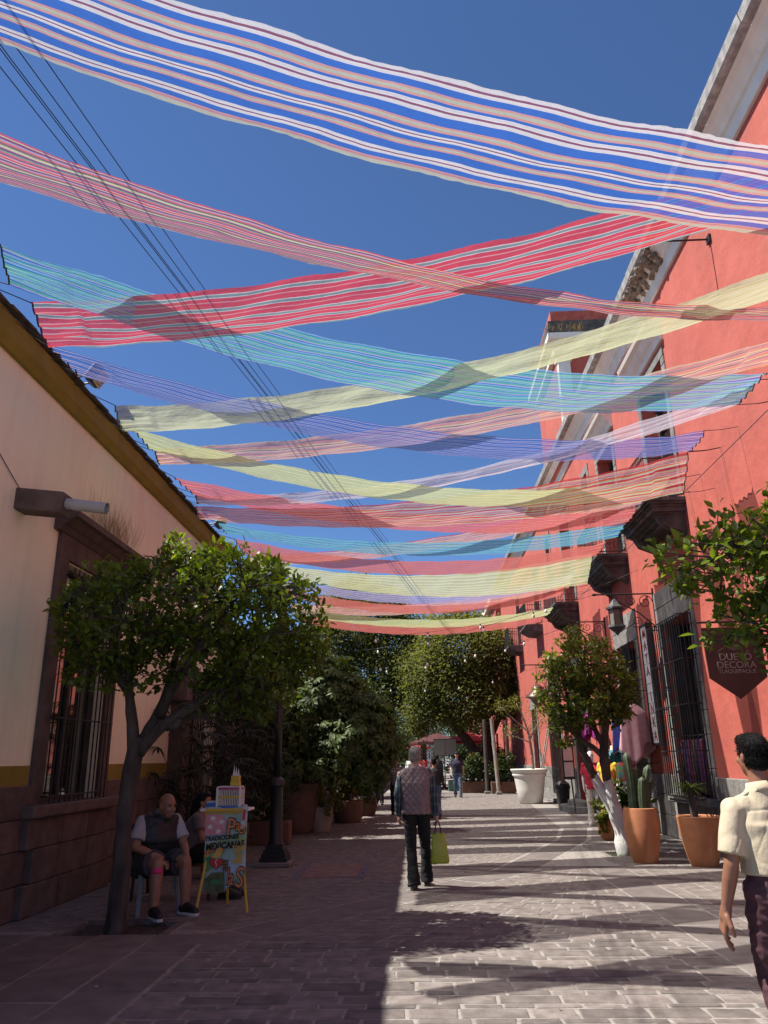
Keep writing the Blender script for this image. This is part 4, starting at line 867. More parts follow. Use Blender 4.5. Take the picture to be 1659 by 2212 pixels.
whorls(t, [((-3.4,22.5,3.4),(1.2,1.0,1.2)), ((-2.2,22.8,3.0),(1.0,.9,1.2)), ((-3.0,22.5,4.4),(.8,.8,.5)), ((-1.6,23.5,1.9),(.8,.8,1.0)), ((-3.6,21.6,2.0),(1.0,.8,.8))], 900, 8, .19, .037, m_schef)
# lady palms in the dark corner
def lady_palm(loc, h, n, label, spread=.9, ptr=.3, pm=None):
    t = thing('lady_palm', loc, label, 'palm', 'lady palms along the cream building'); x0, y0, _ = loc
    pot(t, loc, ptr, ptr*.72, ptr*1.6, pm or m_terra_b, .02); st = MB(); PP, DD, NN, LL = [], [], [], []
    for i in range(n):
        a = rng.uniform(0,6.28); r = spread*math.sqrt(rng.random()); hh = ptr*1.5+(h-ptr*1.5)*rng.uniform(.15,1); p = np.array([x0+r*math.cos(a), y0+r*math.sin(a), hh])
        b = Vector((x0+.3*r*math.cos(a)*.5, y0+.3*r*math.sin(a)*.5, ptr*1.45)); st.tube([b, b.lerp(Vector(p),.5)+Vector((0,0,.15)), Vector(p)], .005, 4)
        o_ = np.array([math.cos(a), math.sin(a), .35]); s_ = np.array([-math.sin(a), math.cos(a), 0])
        for q in np.linspace(-1.7,1.7,11):
            D = o_*math.cos(q)+s_*math.sin(q)+np.array([0,0,-.25]); PP.append(p); DD.append(D); NN.append(np.array([0,0,1.])+o_*.4); LL.append(rng.uniform(.24,.40)*(1-.15*abs(q)/1.7))
    st.build('stems', m_bark, t, kind='stuff'); leaves('fronds', np.array(PP), np.array(DD), np.array(NN), np.array(LL), .019, rng.random(len(PP)), m_palm, t, fold=.2, droop=.35, wide=.4)
lady_palm((-3.65,13.6,0), 2.7, 75, 'tall dark lady palm beside the stone pier of the cream building', .85)
lady_palm((-3.55,15.4,0), 2.9, 80, 'lady palm before the dark iron gate, further from the seated pair', .9)
lady_palm((-3.0,12.1,0), 1.1, 16, 'low palm in the tapered orange pot behind the painted stand', .35, .28, m_terra)
t = thing('planter_box', (-3.2,16.6,0), 'low rectangular terracotta planter behind the lamp post', 'planter'); MB().rbox((-3.2,16.6,.22), (1.1,.4,.44), bev=.02).build('box', m_terra_b, t); MB().rbox((-3.2,16.6,.432), (1.0,.32,.03)).build('soil', m_soil, t); crown(t, [((-3.2,16.6,.62),(.5,.2,.22))], 60, 7, .12, .02, m_dull, 'plants')
def shrub(loc, r, rb, h, m, lf, blobs, n, L, Wd, label, fold=None, belly=0.03):
    t = thing('potted_shrub', loc, label, 'potted plant'); pot(t, loc, r, rb, h, m, belly, fold=fold)
    b = Vector(loc)+Vector((0,0,h-.07)); trunk(t, [([b, Vector(blobs[0][0])], [.02,.01])], m_bark, 'stem', n=6); crown(t, blobs, n, 7, L, Wd, lf, 'foliage', jit=.03); return t
x0 = -2.38; shrub((x0,19.3,0), .30, .22, .54, m_pale_pot, m_croton, [((x0+.1,19.2,.75),(.4,.35,.22)),((x0+.3,19.0,.55),(.25,.25,.2)),((x0-.1,19.3,.85),(.2,.2,.2))], 75, .11, .028, 'bumpy pale clay pot with trailing yellow-green shrub', fold=lambda r, z, a: r*(1+.06*math.cos(a*9+math.pi*(int(z*11) % 2))*math.sin(z*34)**2))
x0 = -1.95; shrub((x0,21.9,0), .40, .34, .55, m_terra_b, m_croton, [((x0,21.9,.95),(.5,.45,.38)),((x0+.2,21.8,1.25),(.35,.3,.2))], 170, .12, .03, 'ribbed brown pot with bushy yellow-green shrub', fold=lambda r, z, a: r*(1+.02*math.cos(a*32)))
shrub((-1.65,24.5,0), .35, .28, .5, m_terra_b, m_dull, [((-1.75,24.3,.95),(.55,.5,.5)),((-1.45,24.0,.6),(.3,.3,.35)),((-1.6,24.4,1.6),(.5,.5,.5)),((-1.7,24.6,2.3),(.5,.5,.5))], 330, .16, .018, 'dark spiky-leaved shrub at the end of the row of pots')
lady_palm((-3.7,17.6,0), 3.3, 110, 'tall dense lady palm between the iron gate and the umbrella plant', 1.1)
t = thing('dark_shrub', (-4.2,20.6,0), 'dense dark shrub against the pink house behind the lamp post', 'shrub'); trunk(t, [([(-4.2,20.6,0),(-4.1,20.6,1.5),(-3.9,20.6,3.0)], [.06,.05,.03])], m_bark, 'stem')
crown(t, [((-4.0,20.6,3.2),(1.0,.8,.9)),((-3.4,20.6,2.4),(1.0,.8,1.0)),((-4.2,20.4,1.5),(.8,.7,1.0)),((-3.9,20.6,4.4),(.7,.6,.6))], 700, 9, .16, .045, m_dull, 'foliage', jit=.12)
# background greenery masses each its own plant
for k, (x0, y0, h, lb) in enumerate(((-3.6,28,4.6,'dense green tree behind the umbrella plants'),(-3.3,35,5.2,'dense green tree standing before the tall dark one'),(3.9,44.5,2.0,'low bush at the foot of the olive tree'),(-3.4,58,5,'far green tree on the shaded side'),(5.6,84,6,'far green tree beside the turquoise house'),(-1.5,80,4.0,'bright small tree far down the street'),(-1.9,60,6.0,'dark tree past the crowd on the shaded side'),(1.4,74,6.5,'dark tree behind the small red parasol'),(3.6,56,5.5,'dark tree behind the terrace parasols'))):
    t = thing('leafy_tree', (x0,y0,0), lb, 'tree'); trunk(t, [([(x0,y0,0),(x0+.2,y0,h*.3),(x0,y0,h*.7)], [.14,.11,.05])], m_bark)
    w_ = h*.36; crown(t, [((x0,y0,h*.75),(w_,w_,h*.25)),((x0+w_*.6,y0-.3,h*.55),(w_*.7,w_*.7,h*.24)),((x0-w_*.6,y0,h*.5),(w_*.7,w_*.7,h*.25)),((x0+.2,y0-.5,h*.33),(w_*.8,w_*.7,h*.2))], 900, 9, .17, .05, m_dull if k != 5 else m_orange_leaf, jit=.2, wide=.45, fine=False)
# ================================================================== STREET OBJECTS
ROT_S = Matrix(((0,0,-1),(-1,0,0),(0,1,0)))        # lettering that faces the street from the red wall
ROT_C = Matrix(((1,0,0),(0,0,-1),(0,1,0)))         # lettering that faces down the street
m_tilew = mat('white_glazed_tile', (0.55,0.55,0.56), (0.62,0.62,0.62), 0.35, 3, objvar=.06)
m_frame = mat('black_frame', (0.012,0.012,0.012), (0.025,0.024,0.023), 0.5, 10)
m_letter = mat('oxblood_letter', (0.20,0.035,0.03), (0.26,0.05,0.04), 0.4, 10)
sg = thing('shop_sign', (5.1,17.2,1.84), 'tall tiled sign reading MAYA INKA in red letters on red wall', 'sign')
y0, y1, z0, z1 = 16.97,17.43,1.84,4.34
MB().box(5.10,5.215,y0,y1,z0,z1).build('panel', m_whgrey, sg)
for a, b, c, d in ((y0-.045,y0,z0-.045,z1+.045),(y1,y1+.045,z0-.045,z1+.045)): MB().box(5.06,5.215,a,b,c,d).build('frame', m_frame, sg)
for c, d in ((z0-.045,z0),(z1,z1+.045)): MB().box(5.061,5.214,y0+.001,y1-.001,c,d).build('frame', m_frame, sg)
tme = MB().rbox((0,0,0), (.02,.221,.1992), bev=.004).mesh('tile')
for i in range(12):
    for j in range(2): link('tile', tme, m_tilew, sg, Vector((5.09, y0+.115+j*.23, z0+.104+i*.2083))-Vector(sg.location))
for k, ch in enumerate('MAYA INKA'):
    if ch != ' ': text_part(ch, .30, m_letter, sg, (5.078,17.2,z1-.26-k*.272), ROT_S, 'letter', .004, .004, 'CENTER')
pn = thing('hanging_sign', (5.15,11.0,3.3), 'dark pointed hanging sign with pale letters behind the orange branches', 'sign')
m_maroon = mat('dark_maroon_panel', (0.035,0.014,0.012), (0.05,0.02,0.017), 0.5, 4); m_ptxt = mat('pale_lettering', (0.24,0.20,0.18), rough=.5)
MB().poly([(4.07,11.0,3.32),(4.09,11.0,2.62),(4.48,11.0,2.33),(4.88,11.0,2.62),(4.88,11.0,3.32)], .03, (0,1,0)).build('panel', m_maroon, pn)
MB().tube([(5.25,11.015,3.4),(4.0,11.015,3.4)], .016, 6).build('rod', m_iron, pn)
for xx in (4.2,4.75): MB().tube([(xx,11.015,3.4),(xx,11.015,3.3)], .008, 5).build('hook', m_iron, pn)
for k in range(4): MB().tube([(4.48+(.03+.025*k)*math.cos(q), 10.995, 3.08+(.03+.025*k)*.7*math.sin(q)) for q in np.linspace(3.5,5.9,9)], .005, 4).build('emblem_arc', m_ptxt, pn)
for tx, sz, zz in (('DUETO',.135,2.86),('DECORA',.135,2.75),('TLAQUEPAQUE',.075,2.68)): text_part(tx, sz, m_ptxt, pn, (4.48,10.993,zz), ROT_C, 'lettering', .002, 0, 'CENTER')
# iron lantern brackets
def curl(c, r0, turns, a0, sx=1, y=0.0, n=26):
    return [(c[0]+sx*r0*(1-.8*i/n)*math.cos(a0+turns*6.283*i/n), c[1]+y, c[2]+r0*(1-.8*i/n)*math.sin(a0+turns*6.283*i/n)) for i in range(n+1)]
m_lglass = mat('smoky_lantern_glass', (0.16,0.14,0.11), (0.22,0.19,0.15), .15, 8)
m_lead = mat('weathered_lead', (0.05,0.052,0.054), (0.11,0.112,0.115), .55, 8, metal=.3, bump=.2, bscale=30)
def lantern(y, z, label, xa=3.92):
    t = thing('wall_lantern', (RX,y,z), label, 'lantern', 'iron bracket lanterns on the red wall')
    MB().tube([(RX+.05,y,z),(xa+.05,y,z)], .017, 6).build('arm', m_iron, t)
    MB().lathe([(.004,-.08),(.035,-.04),(.035,0),(.012,.05)], (0,0,0), 8)
    MB().sphere((xa,y,z), (.06,.025,.03), 8, 6).build('arm_tip', m_iron, t)
    b = MB(); b.tube([(RX,y,z-.75),(RX-.35,y,z-.42),(RX-.75,y,z-.18),(RX-1.0,y,z)], .014, 6)
    for c, r, tt, a in (((RX-.2,y,z-.18),.16,1.6,0),((RX-.5,y,z-.14),.12,1.5,2),((RX-.14,y,z-.72),.15,1.6,1.2),((RX-.42,y,z-.6),.13,1.5,4),((RX-.85,y,z-.08),.09,1.4,1)): b.tube(curl(c, r, tt, a), .009, 5)
    b.tube([(RX-.02,y,z+.12),(RX-.02,y,z-.9)], .018, 6); b.build('scrollwork', m_iron, t)
    xl = xa+.42; zt = z-.12
    MB().tube([(xl,y,z),(xl,y,zt)], .01, 5).build('hanger', m_iron, t); n = 6
    MB().lathe([(.02,zt+.02-z),(.06,zt-.02-z),(.15,zt-.14-z),(.20,zt-.17-z),(.20,zt-.21-z),(.16,zt-.22-z),(.01,zt-.22-z)], (xl,y,z), n).build('roof', m_lead, t)
    MB().lathe([(.135,zt-.225-z),(.135,zt-.56-z)], (xl,y,z), n).build('glass', m_lglass, t)
    for k in range(6): a = 6.283*k/6; MB().tube([(xl+.142*math.cos(a),y+.142*math.sin(a),zt-.22),(xl+.142*math.cos(a),y+.142*math.sin(a),zt-.56)], .011, 5).build('glazing_bar', m_lead, t)
    MB().lathe([(.01,zt-.55-z),(.18,zt-.552-z),(.19,zt-.60-z),(.15,zt-.64-z),(.05,zt-.72-z),(.02,zt-.76-z),(.005,zt-.78-z)], (xl,y,z), n).build('bottom', m_lead, t)
lantern(16.55,4.95,'six-sided iron lantern hanging from a scrolled bracket above the MAYA INKA sign')
lantern(21.0,5.1,'lantern on a scrolled bracket just past the shop door, half hidden')
m_copper = mat('dark_copper', (0.07,0.038,0.028), (0.14,0.08,0.06), .4, 30, metal=.5, bump=.4, bscale=70)
t = thing('copper_lamp', (RX,28.0,4.7), 'round pierced copper lamp hanging from a wall arm above the white pot', 'lamp')
MB().tube([(RX+.02,28,4.75),(3.75,28,4.75)], .02, 6).build('arm', m_iron, t); MB().tube(curl((RX-.3,28,4.5),.22,1.5,0), .012, 5).build('scroll', m_iron, t)
MB().tube([(4.3,28,4.75),(4.3,28,4.0)], .01, 5).build('chain', m_iron, t)
MB().lathe([(.02,-.68),(.12,-.72),(.2,-.8),(.22,-.9),(.24,-.94),(.42,-1.08),(.44,-1.14),(.28,-1.2),(.22,-1.3),(.12,-1.42),(.03,-1.5),(.01,-1.6)], (4.3,28,4.75), 20).build('shade', m_copper, t, auto=50)
# window grilles on the red wall: each bar a part
def grille(a, b, c, d, x, step, label):
    t = thing('window_grille', (x,(a+b)/2,c), label, 'grille')
    n = int((b-a)/step)
    bars(t, [((x,a+(b-a)*i/n,c),(x,a+(b-a)*i/n,d)) for i in range(n+1)], .011)
    for yy in (a, b): bars(t, [((RX-.04-.08*q,yy,c),(RX-.04-.08*q,yy,d)) for q in range(3)], .010)
    for zz in np.linspace(c+.02, d-.02, 5): bars(t, [((x,a,zz),(x,b,zz)), ((x,a,zz),(RX+.02,a,zz)), ((x,b,zz),(RX+.02,b,zz))], .012, name='crossbar')
grille(14.42,16.4,.83,4.15,4.92,.125,'black window grille standing out from wall by the tiled sign')
grille(18.25,18.95,1.9,4.15,5.02,.10,'narrow black door grille behind the hanging ponchos')
grille(28.9,30.5,.3,3.8,5.0,.14,'black barred window beyond the white pot')
# clothes hung inside the barred window: each garment
GC = [(0.16,0.02,0.10),(0.10,0.02,0.16),(0.25,0.03,0.12),(0.05,0.04,0.08),(0.30,0.06,0.04),(0.20,0.02,0.20),(0.04,0.05,0.14),(0.28,0.10,0.06)]
for k in range(8):
    y_ = 14.68+k*.2; m_ = mat('woven_garment_%d' % k, tuple(.6*q for q in GC[k]), tuple(.25*q for q in GC[(k+3) % 8]), .9, 14, contrast=(.48,.52), bump=.3)
    t = thing('hung_garment', (5.3,y_,.9), ('wine red','deep violet','crimson','near black','rust brown','bright purple','navy','brick orange')[k]+' embroidered garment hung inside the barred window', 'garment', 'clothes inside the barred window')
    mb = MB(); rows = 9
    mb.lathe([(.03,1.0),(.08,.97),(.10,.7),(.11,.35),(.12,.02),(.01,.02)], (5.30,y_,.88), 18, fold=lambda r, z, a, k=k: r*(1+.18*math.cos(a*5+k))*(1 if z > .9 else 1.0)); mb.build('cloth', m_, t, smooth=True); MB().tube([(5.3,y_,1.86),(5.3,y_,1.93),(5.3,y_+.03,1.95)], .004, 4).build('hook', m_iron, t)
t = thing('clothes_rail', (5.3,15.4,1.95), 'iron rail carrying the clothes in the barred window', 'rail'); MB().tube([(5.3,14.5,1.95),(5.3,16.3,1.95)], .012, 6).build('rail', m_iron, t)
# steps at the doorway
t = thing('door_step', (4.9,25.5,0), 'curved grey stone doorstep before the doorway past the mannequins', 'step')
for k, (r, z) in enumerate(((.95,.0),(.62,.145))):
    pts = [(RX-.06-r*.85*math.sin(a), 25.5-1.5*r*math.cos(a), z) for a in np.linspace(0,math.pi,17)]; MB().poly(pts, .145, (0,0,1)).build('tread', m_grey, t)
# white pot with sapling, bin, ladder, menu stand
m_wpot = mat('white_glazed_pot', (0.60,0.58,0.53), (0.68,0.66,0.61), .6, 3, stain=(0.42,0.39,0.34), stain_scale=2, stain_amt=.4)
t = thing('potted_sapling', (4.05,29.5,0), 'big white flared pot with a thin feathery sapling', 'potted plant')
MB().lathe([(.38,0),(.42,.03),(.50,.5),(.55,.85),(.57,.92),(.60,.93),(.62,.98),(.60,1.04),(.66,1.10),(.68,1.16),(.66,1.18),(.60,1.16),(.56,1.08),(.01,1.08)], (4.0,29.5,0), 36).build('pot', m_wpot, t, auto=50)
MB().lathe([(.01,1.1),(.565,1.095),(.565,1.085),(.01,1.085)], (4.0,29.5,0), 20, close=False).build('soil', m_soil, t)
m_sapb = mat('pale_bark', (0.26,0.21,0.16), (0.36,0.30,0.24), .9, 8)
trunk(t, [([(4.15,29.5,1.0),(4.15,29.5,1.6),(4.1,29.5,2.2),(3.95,29.5,2.9),(3.7,29.5,3.5)], [.055,.05,.045,.03,.015]), ([(4.1,29.5,2.2),(4.4,29.5,2.7),(4.8,29.5,3.1)], [.035,.025,.01]), ([(4.05,29.5,2.5),(3.5,29.5,3.0),(3.1,29.5,3.4)], [.03,.02,.01]), ([(4.1,29.5,2.1),(3.6,29.4,2.3),(3.3,29.4,2.35)], [.025,.018,.01])], m_sapb, 'stem', n=7)
crown(t, [((3.75,29.5,3.5),(.35,.4,.25)),((4.6,29.5,3.1),(.5,.4,.3)),((3.2,29.5,3.4),(.35,.3,.25)),((3.4,29.4,2.45),(.35,.3,.2)),((4.4,29.5,2.7),(.4,.3,.2))], 150, 9, .10, .012, m_croton, 'foliage', jit=.09, droop=.2)
m_blk = mat('black_plastic', (0.014,0.014,0.015), (0.02,0.02,0.022), .4, 10)
t = thing('waste_bin', (4.8,25.4,0), 'black plastic litter bin with domed flap lid near the white pot', 'bin')
t.location = (4.72,27.0,0)
MB().lathe([(.16,0),(.18,.02),(.24,.56),(.255,.57),(.255,.60),(.01,.60)], (4.72,27,0), 20).build('body', m_blk, t, auto=40); MB().lathe([(.26,.60),(.262,.66),(.23,.74),(.15,.80),(.14,.82),(.01,.82)], (4.72,27,0), 20).build('lid', m_blk, t, auto=40); MB().rbox((4.72,26.77,.71), (.22,.05,.1), Matrix.Rotation(.5,3,'X')).build('flap', m_blk, t)
t = thing('ladder', (4.85,31,0), 'weathered wooden ladder leaning on the red wall behind the white pot', 'ladder'); m_lw = mat('weathered_ladder_wood', (0.20,0.17,0.14), (0.30,0.26,0.22), .9, 8)
for yy in (30.9,31.35): MB().tube([(4.45,yy,0),(RX-.03,yy,3.0)], .028, 6).build('rail', m_lw, t)
for k in range(9): q = (k+.7)/10; MB().tube([(4.45+.72*q,30.9,3*q),(4.45+.72*q,31.35,3*q)], .018, 6).build('rung', m_lw, t)
t = thing('menu_stand', (4.55,23.9,0), 'slim black menu stand with a flat base near the doorstep', 'stand'); MB().rbox((4.6,23.9,.015), (.55,.4,.03), bev=.008).build('base', m_frame, t); MB().tube([(4.5,23.9,.02),(4.46,23.9,1.0)], .022, 6).build('post', m_frame, t)
rt = Matrix.Rotation(R(20),3,'Z'); MB().rbox((4.4,23.9,1.45), (.42,.05,1.0), rt, bev=.01).build('board', m_frame, t); m_paper = mat('menu_paper', (0.5,0.5,0.48), (0.58,0.58,0.56), .6, 9)
for k in range(2): MB().rbox(Vector((4.4,23.9,1.68-.45*k))+rt @ Vector((0,-.028,0)), (.30,.006,.40), rt).build('sheet', m_paper, t)
# cactus in the tall orange pot, palm pot, pots behind the trunk
t = thing('potted_cactus', (3.52,13.22,0), 'tall rounded orange clay pot with ribbed column cacti', 'potted plant')
pot(t, (3.52,13.25,0), .255, .19, .80, m_terra, .045, .03)
m_cact = mat('cactus_green', (0.035,0.058,0.025), (0.065,0.095,0.045), .6, 8, bump=.2, bscale=60); m_spine = leafmat('spine', (0.3,0.26,0.18), (0.45,0.4,0.3), 0)
for (dx, dy, h, r, lean, la) in ((-.11,-.03,.94,.058,-.02,0),(-.01,.06,.70,.05,.0,0),(.09,.0,.74,.05,.16,0),(.02,-.10,.56,.045,.05,3),(-.06,.1,.6,.045,-.06,0),(.14,.08,.5,.042,.2,1)):
    v = []; n = 28; rows = 14; b = Vector((3.52+dx,13.25+dy,.72)); mb = MB()
    for i in range(rows+1):
        u = i/rows; rr = r*(1-.12*(1-u))*(math.sqrt(max(0,1-((u-.9)/.1)**2)) if u > .9 else 1)+.003; c = b+Vector((lean*u*u*.8+.03*math.sin(u*3+la)*.3, .03*math.sin(la+u*2), h*u*1.0))
        for j in range(n):
            a = 6.283*j/n; q = rr*(1+.20*math.cos(a*7)); v.append(c+Vector((q*math.cos(a), q*math.sin(a), 0)))
    mb.add(v, [(i*n+j, i*n+(j+1) % n, (i+1)*n+(j+1) % n, (i+1)*n+j) for i in range(rows) for j in range(n)]+[tuple(rows*n+j for j in range(n))])
    st = mb.build('stem', m_cact, t, smooth=True)
    PP = []
    for i in range(2, rows):
        for k in range(7): PP.append(v[i*n+(4*k) % n])
    PP = np.array([tuple(p) for p in PP]); leaves('spines', PP, unit(PP-np.array([b.x,b.y,0])*np.array([1,1,0])-PP*np.array([0,0,1]))+rng.normal(0,.5,PP.shape), rng.normal(size=PP.shape), .018, .0016, rng.random(len(PP)), m_spine, st)
t = thing('potted_palm', (4.3,12.75,0), 'tapered brown-orange clay pot with a small spiky palm by the stone base', 'potted plant')
pot(t, (4.28,12.8,0), .33, .2, .70, m_terra, .02, .035)
trunk(t, [([(4.22,12.8,.6),(4.22,12.8,.85),(4.2,12.8,1.12)], [.06,.05,.045])], m_bark, 'stem')
n = 70; a = rng.uniform(0,6.283,n); P = np.tile([[4.2,12.8,1.1]],(n,1)); D = np.stack([np.cos(a),np.sin(a),rng.uniform(-.2,1.0,n)],1); leaves('fronds', P, D, np.tile([[0,0,1.]],(n,1))+rng.normal(0,.1,(n,3)), rng.uniform(.22,.36,n), .011, rng.random(n), m_dull, t, droop=.45, wide=.3)
shrub((3.78,16.7,0), .2, .15, .38, m_terra, m_orange_leaf2, [((3.72,16.6,.55),(.28,.25,.2)),((3.6,16.5,.35),(.12,.15,.2))], 45, .10, .035, 'small clay pot of trailing geraniums behind the whitewashed trunk')
shrub((4.2,16.4,0), .24, .2, .5, m_terra, m_dull, [((4.2,16.3,.72),(.3,.3,.24)),((4.05,16.3,.95),(.2,.2,.2))], 60, .13, .045, 'clay pot with broad dark leaves between trunk and cactus')
shrub((3.98,16.9,0), .2, .16, .42, m_terra, m_orange_leaf2, [((3.98,16.9,.6),(.25,.2,.2))], 40, .10, .03, 'clay pot half hidden right behind the whitewashed trunk')
# lamp post
t = thing('lamp_post', (-2.37,13.35,0), 'black cast iron lamp post on a square stone plinth', 'lamp post'); c = (-2.37,13.35,0)
MB().rbox((c[0],c[1],.035), (.56,.56,.07), bev=.012).build('plinth', m_grey, t)
mb = MB()
for hw, z0_, z1_ in ((.22,.07,.13),(.195,.131,.19),(.17,.191,.25),(.14,.251,.32)): mb.box(c[0]-hw,c[0]+hw,c[1]-hw,c[1]+hw,z0_,z1_)
mb.build('base', m_blk, t); MB().lathe([(.125,.321),(.115,.36),(.105,.40),(.10,1.18),(.11,1.2),(.125,1.22),(.12,1.29),(.095,1.33),(.075,1.34),(.055,1.36)], c, 20).build('lower_shaft', m_blk, t, auto=40); MB().lathe([(.062,1.36),(.058,2.4),(.05,3.55)], c, 16).build('upper_shaft', m_blk, t, smooth=True)
MB().lathe([(.05,3.55),(.12,3.6),(.16,3.95),(.17,3.97),(.05,4.12),(.01,4.2)], c, 8).build('lantern_head', m_lead, t)
# string lights
m_bulb = mat('frosted_bulb', (0.72,0.70,0.64), (0.8,0.78,0.72), .15, 5)
bulb_me = MB().lathe([(.004,0),(.025,-.02),(.036,-.06),(.034,-.085),(.018,-.105),(.002,-.11)], (0,0,0), 10).mesh('bulb', smooth=True); sock_me = MB().lathe([(.012,.05),(.018,.04),(.018,-.005),(.012,-.01)], (0,0,0), 8).mesh('socket')
SL = [((-5.1,22,5.1),(RX,20.9,5.9),.55,'crossing to the red wall just past the second stone balcony'),((-5.1,26,5.2),(RX,17.5,5.7),.7,'running slantwise to the wall by the MAYA INKA sign'),((-5.1,25,4.6),(RX,23,5.5),.6,'meeting the red wall between second and third balcony'),((-5.1,30,5.2),(RX,28,6.0),.7,'meeting the red wall above the copper lamp'),((-5.1,33,5.2),(RX,34,5.3),.8,'nearest the olive tree')]
for k, (a, b, sg_, lb_) in enumerate(SL):
    a, b = Vector(a), Vector(b); t = thing('string_lights', a, 'string of round bulbs '+lb_, 'string lights', 'strings of bulbs')
    pt = lambda u: a.lerp(b, u)-Vector((0,0,4*sg_*u*(1-u))); MB().tube([pt(i/24) for i in range(25)], .005, 4).build('wire', m_cab, t)
    for i in range(1, 7): p = pt((i-.3)/7)-a; link('socket', sock_me, m_blk, t, p-Vector((0,0,.04))); link('bulb', bulb_me, m_bulb, t, p-Vector((0,0,.05)))
# --- painted stand with its cages
m_yel = mat('yellow_paint', (0.55,0.36,0.03), (0.62,0.42,0.05), .6, 8); m_wht = mat('white_paint', (0.66,0.65,0.63), (0.72,0.71,0.69), .5, 6); m_blu = mat('blue_paint', (0.03,0.12,0.42), rough=.5); m_rdp = mat('red_paint', (0.5,0.03,0.03), rough=.6); m_pkp = mat('magenta_paint', (0.45,0.05,0.16), rough=.6); m_blkp = mat('black_paint', (0.01,0.01,0.012), rough=.7)
m_canvas = mat('airbrushed_canvas', (0.42,0.55,0.66), (0.30,0.44,0.22), .85, 3.2, detail=2, stain=(0.72,0.72,0.70), stain_scale=2.3, stain_amt=.9, contrast=(.42,.62))
es = thing('painted_stand', (-2.25,9.5,0), 'yellow tripod stand draped with a painted cloth reading TRADICIONES MEXICANAS', 'stand')
EY = 9.44
for a, b in (((-2.53,9.30,0),(-2.40,9.5,1.05)),((-1.97,9.40,0),(-2.13,9.5,1.05)),((-2.34,10.0,0),(-2.27,9.6,1.05))): MB().tube([a,b], .016, 7).build('leg', m_yel, es)
MB().rbox((-2.28,9.56,1.075), (.58,.30,.03), bev=.006).build('tray', m_wht, es)
nx, nz = 24, 30; V = []
for j in range(nz+1):
    for i in range(nx+1):
        u, v = i/nx, j/nz; x = -2.495+.48*u; z = 1.10-v*(.88 if u < .55 else .83)+.012*math.sin(u*9); V.append((x, EY-.012*math.sin(u*8+v*3)*v-.02*v, z))
F = [(j*(nx+1)+i, j*(nx+1)+i+1, (j+1)*(nx+1)+i+1, (j+1)*(nx+1)+i) for j in range(nz) for i in range(nx)]
cl = MB().add(V, F); o = cl.build('painted_cloth', m_canvas, es, smooth=True); o.modifiers.new('thick','SOLIDIFY').thickness = .004
def pz(cx, cy): return (-2.495+(cx-920)/400*.475, 1.10-(cy-420)/900*.88)
def yq(z): return EY-.036-.02*(1.1-z)
def flat(pts, m, name, k=0, th=.002):
    q = [(pz(*p)[0], yq(pz(*p)[1])-.0022*k, pz(*p)[1]) for p in pts]; MB().poly(q, th, (0,-1,0)).build(name, m, es)
def star(cx, cy, r): return [(cx+(r if i % 2 == 0 else r*.42)*math.sin(math.pi*i/5+.2), cy-(r if i % 2 == 0 else r*.42)*math.cos(math.pi*i/5+.2)) for i in range(10)]
def heart(cx, cy, s): return [(cx+s*16*math.sin(q)**3/16, cy-s*(13*math.cos(q)-5*math.cos(2*q)-2*math.cos(3*q)-math.cos(4*q))/16) for q in np.linspace(0,6.283,25)[:-1]]
def ell(cx, cy, rx, ry, rot=0, n=18): return [(cx+rx*math.cos(q)*math.cos(rot)-ry*math.sin(q)*math.sin(rot), cy+rx*math.cos(q)*math.sin(rot)+ry*math.sin(q)*math.cos(rot)) for q in np.linspace(0,6.283,n+1)[:-1]]
m_pinkp = mat('pink_airbrush', (0.58,0.20,0.24), (0.66,0.34,0.36), .8, 10); m_orp = mat('orange_airbrush', (0.62,0.26,0.06), (0.60,0.20,0.17), .8, 5); m_gnp = mat('green_paint', (0.04,0.16,0.07), (0.08,0.24,0.10), .8, 8); m_brn = mat('brown_paint', (0.16,0.08,0.03), rough=.8); m_drk = mat('dark_olive_paint', (0.05,0.07,0.03), (0.13,0.14,0.07), .8, 14); m_gold = mat('gold_paint', (0.55,0.33,0.05), (0.62,0.42,0.10), .7, 12)
flat([(918,495),(1060,490),(1125,560),(1120,690),(1040,720),(918,715)], m_pinkp, 'pink_ground')
for cx, cy in ((992,535),(1080,575),(968,630),(1052,680)): flat(star(cx,cy,36), m_wht, 'star', 1)
for k in range(24): x_ = 918+k*17; flat([(x_,450),(x_+13,450),(x_+11,492-(k % 3)*4),(x_+2,492)], m_yel, 'fringe_strand', 1)
flat([(915,430),(1330,430),(1330,452),(915,452)], m_yel, 'fringe_band', 2)
def lett(tx, sz, cx, cy, m, name='lettering', off=0., k=1, tilt=0., sx=1., shear=0.):
    x_, z_ = pz(cx, cy); text_part(tx, sz, m, es, (x_, yq(z_)-.0022*k, z_), Matrix.Rotation(R(-tilt),3,'Y') @ ROT_C, name, .001, off, sx=sx, shear=shear)
lett('TRADICIONES', .066, 925, 785, m_blkp, off=.0025, k=2, tilt=4, sx=.93, shear=.15); lett('MEXICANAS', .098, 938, 885, m_blkp, off=.004, k=2, tilt=5, sx=.82, shear=.15)
for tx, sz, cx, cy, sx in (('P', .26, 1128, 715, .75), ('a', .17, 1218, 668, .7), ('D', .12, 1252, 700, .8), ('la', .24, 1148, 1245, .55), ('S', .30, 1232, 1270, .72)):
    lett(tx, sz, cx, cy, m_blkp, 'letter_outline', .012, 1, -6, sx); lett(tx, sz, cx, cy, m_orp, 'letter', .002, 4, -6, sx)
flat(ell(965,1030,45,80,.15), m_gnp, 'cactus_leaf', 1); flat(heart(1050,1025,72), m_blkp, 'heart_outline', 2); flat(heart(1050,1023,66), m_rdp, 'heart', 3)
